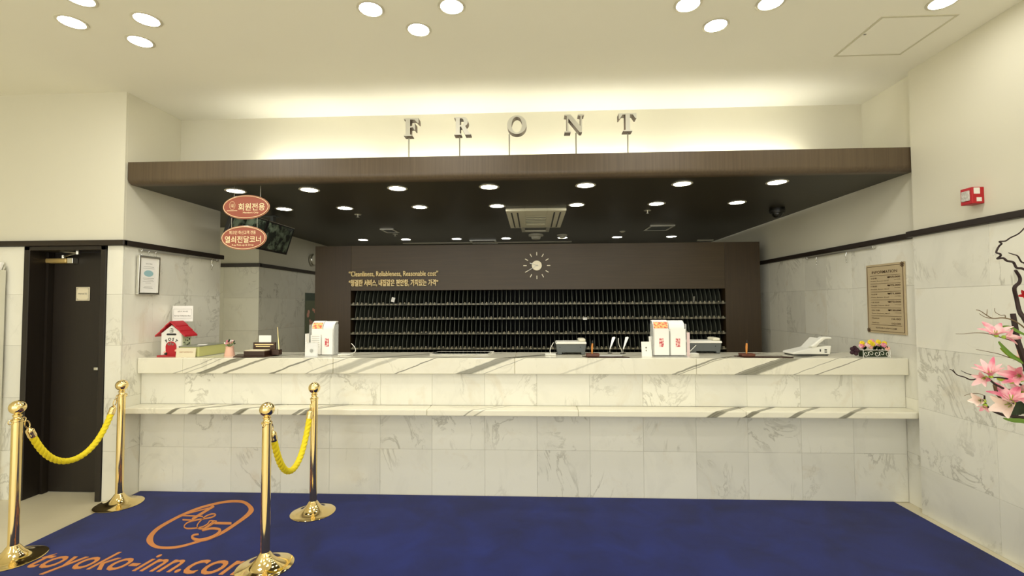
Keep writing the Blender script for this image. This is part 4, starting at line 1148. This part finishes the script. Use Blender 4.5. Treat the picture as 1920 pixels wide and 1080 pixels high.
def terminal(px0, px1, D, label, rot=0):
    x0 = cx(px0, D); x1 = cx(px1, D); W = x1-x0; h = .118
    root = thing('desk_terminal', ((x0+x1)/2, D, ZT), label, 'terminal', rz=rot)
    hw = W/2
    nb = [(-hw*.90, 0), (-hw*.62, 0), (-hw*.60, .018), (hw*.66, .018), (hw*.68, 0), (hw*.92, 0), (hw*.98, .09), (-hw*.97, .09)]
    obj('housing', MB().prism([(-hw*.88, .004), (-hw*.60, .004), (-hw*.58, .020), (hw*.64, .020), (hw*.66, .004), (hw*.88, .004), (hw*.97, .092), (-hw*.96, .092)], 0, .17), 'grey', root, bevel=.004)
    for s in (-1, 1): obj('foot', MB().box(s*hw*.75-.02, s*hw*.75+.02, .01, .04, 0, .005), 'black', root)
    obj('top_deck', MB().prism([(-hw, .093), (hw, .093), (hw*.98, .112), (-hw*.94, .112)], -.008, .18), 'white', root, bevel=.004)
    obj('handset', MB().box(hw*.52, hw*.96, .02, .17, .112, .138), 'cream', root, bevel=.01)
    for s in (-.72, .60): obj('screw', MB().box(hw*s-.004, hw*s+.004, -.001, 0, .062, .07), 'black', root)
terminal(1042, 1100, 4.14, 'grey desk terminal with white top, left of the wooden pen block')
terminal(1293, 1354, 4.24, 'grey desk terminal with white top, right of the right rack')
def pen_pad(px_block, px_end, D, label, penm, short, penlab):
    p = ct(px_block, D)
    root = thing('pen_block', p, label, 'pen stand')
    L_ = cx(px_end, D)-p.x
    obj('pad', MB().prism([(-.05, -.055), (L_, -.055), (L_-.045, .06), (-.09, .06)], 0, .006, 'XY'), 'dwalnut', root, bevel=.002)
    obj('block', MB().prism([(-.055, .006), (.048, .006), (.052, .030), (-.06, .030)], -.03, .05), 'walnut', root, bevel=.006)
    obj('ridge', MB().box(.055, L_-.045, .045, .055, .006, .012), 'steel', root)
    pen = thing('desk_pen', p+Vector((-.008, .005, .030)), penlab, 'pen')
    obj('barrel', MB().tube([(0, 0, 0), (.001, 0, .05), (.004, 0, .085)], [.006, .0085, .007], 12), penm, pen, smooth=True)
    obj('cap', MB().tube([(.004, 0, .085), (.005, 0, .1), (.006, 0, .112)], [.0075, .006, .003], 12), 'black', pen, smooth=True)
pen_pad(1112, 1178, 3.955, 'reddish wooden pen block on a dark pad, middle of the counter', 'orangewood', 0, 'amber pen upright in the middle wooden block')
pen_pad(1402, 1481, 3.965, 'reddish wooden pen block on a dark pad, right part of counter', 'orangewood', 0, 'amber pen upright in the right wooden block')
def desk_mat():
    a = cx(806, 4.12); b = cx(915, 4.12)
    root = thing('glass_tray', ((a+b)/2, 4.12, ZT), 'flat black glass tray with pale rim at the counter back edge', 'tray')
    h = (b-a)/2
    obj('glass', MB().prism([(-h+.01, .01), (h-.01, .01), (h-.0, .21), (-h, .21)], .001, .008, 'XY'), 'glasspad', root)
    obj('rim', MB().tube([(-h, 0, .006), (h, 0, .006), (h+.035, .22, .006), (-h+.035, .22, .006)], .0035, 6, closed=True), 'white', root)
desk_mat()
def silver_fins():
    def fin(px, label, D=4.25, lean=1):
        p = ct(px, D)
        root = thing('silver_paddle', p, label, 'holder')
        obj('paddle', MB().prism([(-.003, .035), (.003, .035), (.052, .142), (.045, .150), (.022, .146)], 0, .006), 'steel', root, bevel=.001)
        obj('clip', MB().lathe([(.004, .006), (.004, .036)], n=8), 'chrome', root)
        obj('foot', MB().lathe([(.022, 0), (.022, .005), (.006, .008)], n=16), 'black', root)
    fin(1143.5, 'tapered silver paddle standing left of the pair')
    fin(1168.5, 'tapered silver paddle standing beside a bent wire')
    D = 4.22; p = ct(1160, D); s = sc(D)
    root = thing('bent_wire_stand', p, 'bent silver wire stand between two silver paddles', 'holder')
    obj('wire', MB().tube(smooth_path([(.03, 0, .005), (.028, 0, .03), (.012, 0, .06), (.0, 0, .1), (.0, 0, .14)], 4), .004, 8), 'steel', root, smooth=True)
    obj('foot', MB().lathe([(.018, 0), (.018, .005)], c=(.03, 0, 0), n=14), 'black', root)
silver_fins()
def telephone():
    D = 4.06; x0 = cx(1486, D); x1 = cx(1561, D); W = x1-x0
    root = thing('telephone', (x0, D, ZT), 'white desk telephone with raised handset near the right wall', 'telephone', rz=0)
    obj('body', MB().prism([(.003, .012), (.006, .028), (W*.62, .075), (W*.98, .085), (W*.94, .012)], 0, .17), 'white', root, bevel=.006)
    obj('keel', MB().prism([(.02, 0), (.012, .012), (W*.93, .012), (W*.90, 0)], .01, .16), 'dgrey', root)
    obj('display', MB().prism([(W*.46, .062), (W*.60, .070), (W*.78, .140), (W*.72, .150)], .0, .16), 'white', root, bevel=.006)
    obj('handset', MB().prism([(W*.44, .078), (W*.54, .072), (W*.82, .142), (W*.98, .142), (W*.97, .158), (W*.74, .160)], -.012, .045), 'white', root, bevel=.008)
    obj('jack', MB().box(W*.68, W*.71, -.002, 0, .035, .055).box(W*.80, W*.86, -.002, 0, .045, .055).box(W*.80, W*.86, -.002, 0, .028, .036), 'dgrey', root)
telephone()
def basket():
    D = 3.96; c = ct(1637, D); s = sc(D)
    root = thing('flower_basket', c, 'white scrollwork basket of pink and yellow flowers at counter right end', 'flower basket')
    hw = .105; h0, h1 = .004, .062; m = MB()
    for y_ in (-.04, .04):
        for z in (h0, h1): m.tube([(-hw, y_, z), (hw, y_, z)], .0022, 6)
        for i in range(5):
            x_ = -hw+.02+i*.043
            m.tube(smooth_path([(x_+r_*math.cos(a), y_, .033+r_*math.sin(a)*1.1) for a, r_ in [(j*.7+(i % 2)*PI, .004+.0019*j) for j in range(11)]], 2), .002, 5)
        for x_ in (-hw, hw): m.tube([(x_, y_, 0), (x_, y_, h1+.006)], .0024, 6)
    for x_ in (-hw, hw):
        for z in (h0, h1): m.tube([(x_, -.04, z), (x_, .04, z)], .0022, 6)
    obj('scroll_frame', m, 'white', root)
    obj('moss', MB().box(-hw+.008, hw-.008, -.035, .035, .003, .055), 'dleaf', root, bevel=.01)
    rn = random.Random(12)
    cols = ['pinkp', 'yellowp', 'peachp', 'pinkp', 'yellowp', 'peachp', 'yellowp', 'pinkp', 'peachp']
    for i in range(15):
        x_ = -hw+.0+2*hw*(i+.3)/15; y_ = -.03+.05*rn.random(); z_ = .092+.022*math.sin(i*2.1)+.018*math.sin(PI*i/14)
        m = MB()
        for j in range(6):
            a = j*PI/3+i; m.sphere((x_+.012*math.cos(a), y_-.006+.004*math.sin(a), z_+.010*math.sin(a)), .0105, 8, 6, sq=(1, .6, 1))
        m.sphere((x_, y_-.014, z_), .007, 8, 6)
        obj('flower', m, cols[i % 9], root, smooth=True)
    rn = random.Random(2)
    for i in range(12):
        x_ = -hw+2*hw*rn.random(); a = rn.random()*PI
        obj('leaf', MB().prism([(x_, .055), (x_+.012*math.cos(a)+.01, .075), (x_+.03*math.cos(a), .098), (x_+.01*math.cos(a)-.01, .078)], -.03, -.027), 'dleaf', root)
    m = MB()
    for i in range(9): m.sphere((-hw-.012-.045*rn.random(), -.02+.04*rn.random(), .028+.05*rn.random()), .016, 10, 8)
    obj('dark_foliage', m, 'purple', root, smooth=True)
basket()

# ---------------------------------------------------------------- magazine rack at the left edge of the picture
def magazine_rack():
    D = 3.60; xe = at(8, 600, D+.09).x
    root = thing('magazine_rack', (xe-.25, D, 0), 'tilted steel magazine rack against the wall at the left photo edge', 'rack')
    zt = at(5, 505, D).z; zb = at(4, 742, D).z
    for sx in (-.25, .246): obj('side_panel', MB().prism([(-.10, 0), (.09, 0), (.09, zt), (.05, zt), (-.10, zb)], sx, sx+.004, 'YZ'), 'steel', root)
    n = 7
    for i in range(n):
        z = zb-.18+(zt-zb+.06)*i/(n-1)
        T = Matrix.Translation((0, -.07+.11*i/(n-1), z)) @ Matrix.Rotation(-.30, 4, 'X')
        sh = obj('shelf', MB().box(-.246, .244, 0, .004, 0, .16, T).box(-.246, .244, -.03, 0, 0, .003, T).box(-.246, .244, -.032, -.03, 0, .03, T), 'steel', root)
        for j in range(2):
            tag(obj('magazine', MB().box(-.22+.235*j, -.005+.235*j, -.022, -.004, .004, .19), 'paper' if (i+j) % 2 else 'greyish', loc=root.location+Vector((0, -.07+.11*i/(n-1), z)), rot=(-.30, 0, 0)), 'magazine on the steel rack at the left edge, %s tier, %s side' % (('lowest', 'second from lowest', 'third from lowest', 'middle', 'third from top', 'second from top', 'top')[i], ('outer', 'door')[j]), 'magazine', 'magazines on the steel rack')
magazine_rack()

# ---------------------------------------------------------------- flower arrangement at the right edge
def arrangement():
    D = 2.35
    vx = at(1984, 905, D).x
    root = thing('branch_arrangement', (vx, D, 0), 'tall vase arrangement of dark branches and pink magnolias at right', 'flower arrangement')
    o = root.location.copy()
    obj('vase', MB().lathe([(.07, 0), (.085, .03), (.095, .25), (.085, .5), (.06, .66), (.056, .72), (.07, .76), (.066, .765), (.048, .72)], n=32), 'glazed', root, smooth=True)
    def Q(px, py, d=0): return at(px, py, D+d)-o
    def br(pts, r0, r1, m='bark', d=0, name='branch', k_=4):
        P = smooth_path([Q(x, y_, d+.02*math.sin(i*1.7)) for i, (x, y_) in enumerate(pts)], k_); n = len(P)
        obj(name, MB().tube(P, [r0+(r1-r0)*i/(n-1) for i in range(n)], 8), m, root, smooth=True)
    mouth = (1984, 925)
    # thick stems from the vase
    br([mouth, (1950, 800), (1925, 690), (1908, 640), (1903, 610), (1899, 588)], .014, .010)
    br([mouth, (1960, 760), (1940, 640), (1922, 600), (1912, 585), (1906, 560), (1902, 540), (1911, 530), (1912, 520), (1904, 507)], .012, .006)
    br([(1904, 547), (1901, 540)], .006, .004)
    # curly willow
    br([(1960, 640), (1945, 560), (1930, 515), (1918, 504), (1906, 502), (1900, 492), (1888, 489), (1881, 484), (1870, 485), (1876, 480), (1875, 476), (1868, 473), (1873, 462), (1878, 457), (1874, 453), (1885, 452), (1894, 446), (1910, 438), (1922, 426), (1940, 405)], .006, .0028, k_=5)
    br([(1945, 560), (1925, 500), (1915, 491), (1908, 480), (1900, 477), (1891, 474)], .0045, .002, k_=5)
    # fine twigs
    br([(1950, 640), (1915, 610), (1898, 600), (1880, 596), (1862, 597), (1850, 591), (1838, 583), (1830, 581)], .0035, .0014, 'twig', -.03)
    br([(1862, 597), (1848, 595), (1836, 588)], .002, .001, 'twig', -.03)
    br([(1885, 596), (1884, 591), (1876, 591), (1866, 585), (1865, 578)], .002, .001, 'twig', -.03)
    br([(1850, 592), (1851, 580)], .0015, .001, 'twig', -.03)
    br([(1930, 690), (1905, 675), (1885, 668), (1870, 663), (1850, 659), (1830, 655)], .0028, .001, 'twig', .03)
    br([(1900, 640), (1868, 630), (1848, 625), (1828, 624), (1808, 626), (1792, 626)], .0024, .0009, 'twig', 0)
    br([(1940, 760), (1893, 735), (1875, 725), (1865, 720), (1850, 708), (1835, 710), (1820, 712), (1808, 707), (1795, 703), (1785, 694), (1781, 693)], .006, .0016, 'bark', 0)
    br([(1850, 708), (1835, 706), (1815, 701), (1802, 695)], .003, .0012, 'bark', 0)
    br([(1793, 702), (1789, 696), (1787, 692)], .0016, .001, 'bark', 0)
    br([(1980, 800), (1930, 785), (1890, 780), (1870, 774), (1855, 766), (1847, 755), (1846, 742)], .009, .003, 'bark', -.02)
    br([(1846, 742), (1835, 738), (1820, 738), (1808, 742)], .0016, .001, 'twig', -.02)
    br([(1865, 722), (1868, 735), (1874, 745), (1885, 752)], .0075, .004, 'twig', 0)
    br([(1940, 740), (1915, 722), (1895, 712), (1875, 708), (1862, 708)], .005, .003, 'bark', .02)
    br([(1921, 690), (1912, 700), (1903, 690)], .002, .001, 'twig', .02)
    # long green leaves
    def blade(pts, wd, m='leaf', d=0, name='leaf'):
        P = smooth_path([Q(x, y_, d) for x, y_ in pts], 5); n = len(P); A = []; B = []
        for i in range(n):
            t = (P[min(i+1, n-1)]-P[max(i-1, 0)]).normalized(); nn = t.cross(Vector((0, 1, 0))).normalized(); ww = wd*math.sin(PI*(.06+.94*i/(n-1)))**.7*.5
            A.append(P[i]+nn*ww+Vector((0, .3*ww, 0))); B.append(P[i]-nn*ww)
        mid = [(a+b)/2+Vector((0, -.3*wd*.4, 0)) for a, b in zip(A, B)]
        obj(name, MB().strip(A, mid).strip(mid, B), m, root, smooth=True)
    blade([(1878, 612), (1895, 614), (1910, 622), (1935, 634)], .016, 'leaf', -.02)
    blade([(1872, 640), (1885, 655), (1900, 668), (1935, 690)], .022, 'leaf', -.01)
    blade([(1875, 652), (1890, 664), (1905, 672), (1930, 676)], .018, 'lime', .01)
    blade([(1960, 800), (1920, 790), (1900, 788), (1880, 784)], .022, 'leaf', -.03)
    blade([(1882, 730), (1890, 745), (1886, 757)], .03, 'dleaf', .03)
    blade([(1940, 770), (1918, 765), (1905, 772), (1902, 786)], .07, 'dleaf', .04)
    blade([(1925, 712), (1900, 716), (1880, 712), (1868, 710)], .02, 'lime', .01)
    # magnolias: boat shaped petals around a small cone
    def petal(c, d, ln, wd, curl, sd):
        d = d.normalized(); u = d.cross(sd).normalized(); A = []; B = []; Mid = []
        n = 9
        for i in range(n):
            t = i/(n-1); ww = wd*math.sin(PI*(.08+.88*t))**.8*.5; p = c+d*(ln*t)+u*(curl*ln*t*t)
            A.append(p+sd*ww+u*(ww*.45)); B.append(p-sd*ww+u*(ww*.45)); Mid.append(p)
        return MB().strip(A, Mid).strip(Mid, B)
    def flower(px, py, dirpx, spread, n, ln, d=0, m='pinkp', wd=None):
        c = Q(px, py, d); ax = Vector((dirpx[0], -.35, -dirpx[1])).normalized()
        e1 = ax.cross(Vector((0, 1, 0))).normalized(); e2 = ax.cross(e1).normalized()
        f = obj('flower', MB().sphere(c, .009, 10, 8), 'lime' if n > 3 else 'bark', root, smooth=True)
        for i in range(n):
            a = 2*PI*i/n+.4; rad = e1*math.cos(a)+e2*math.sin(a)
            dd = ax*math.cos(spread)+rad*math.sin(spread); sd = ax.cross(rad).normalized()
            obj('petal', petal(c, dd, ln*(.85+.3*((i*37) % 10)/10), wd or ln*.42, -.18, sd), m, f, smooth=True)
        for i in range(4):
            a = 2*PI*i/4; rad = e1*math.cos(a)+e2*math.sin(a)
            obj('stamen', MB().tube([c, c+(ax+rad*.25)*ln*.35], .0014, 5), 'lime', f)
    flower(1868, 629, (-.4, -1), .8, 6, .075, -.02)
    flower(1882, 632, (1, -.2), .7, 5, .06, 0)
    flower(1858, 706, (-.5, -1), .55, 8, .085, -.03, wd=.026)
    flower(1848, 708, (-1, .2), .6, 5, .06, -.02)
    flower(1845, 752, (-1, -.15), .25, 4, .08, -.03, 'palepetal')
    flower(1847, 760, (-.6, .6), .6, 4, .04, -.03)
    flower(1896, 752, (-.3, -1), .9, 6, .095, -.03)
    flower(1900, 756, (-1, .15), .35, 4, .12, -.05, 'palepetal')
    flower(1915, 705, (-1, -.1), .5, 6, .09, 0)
    flower(1918, 735, (-.7, .1), .8, 6, .08, .02)
    flower(1924, 685, (-.2, -1), .6, 6, .07, .03, 'peachp')
    flower(1925, 555, (-.8, -.2), .5, 4, .04, .02, 'red')
M['palepetal'] = mat('pale_petal', srgb(246, 226, 216), .6)
arrangement()
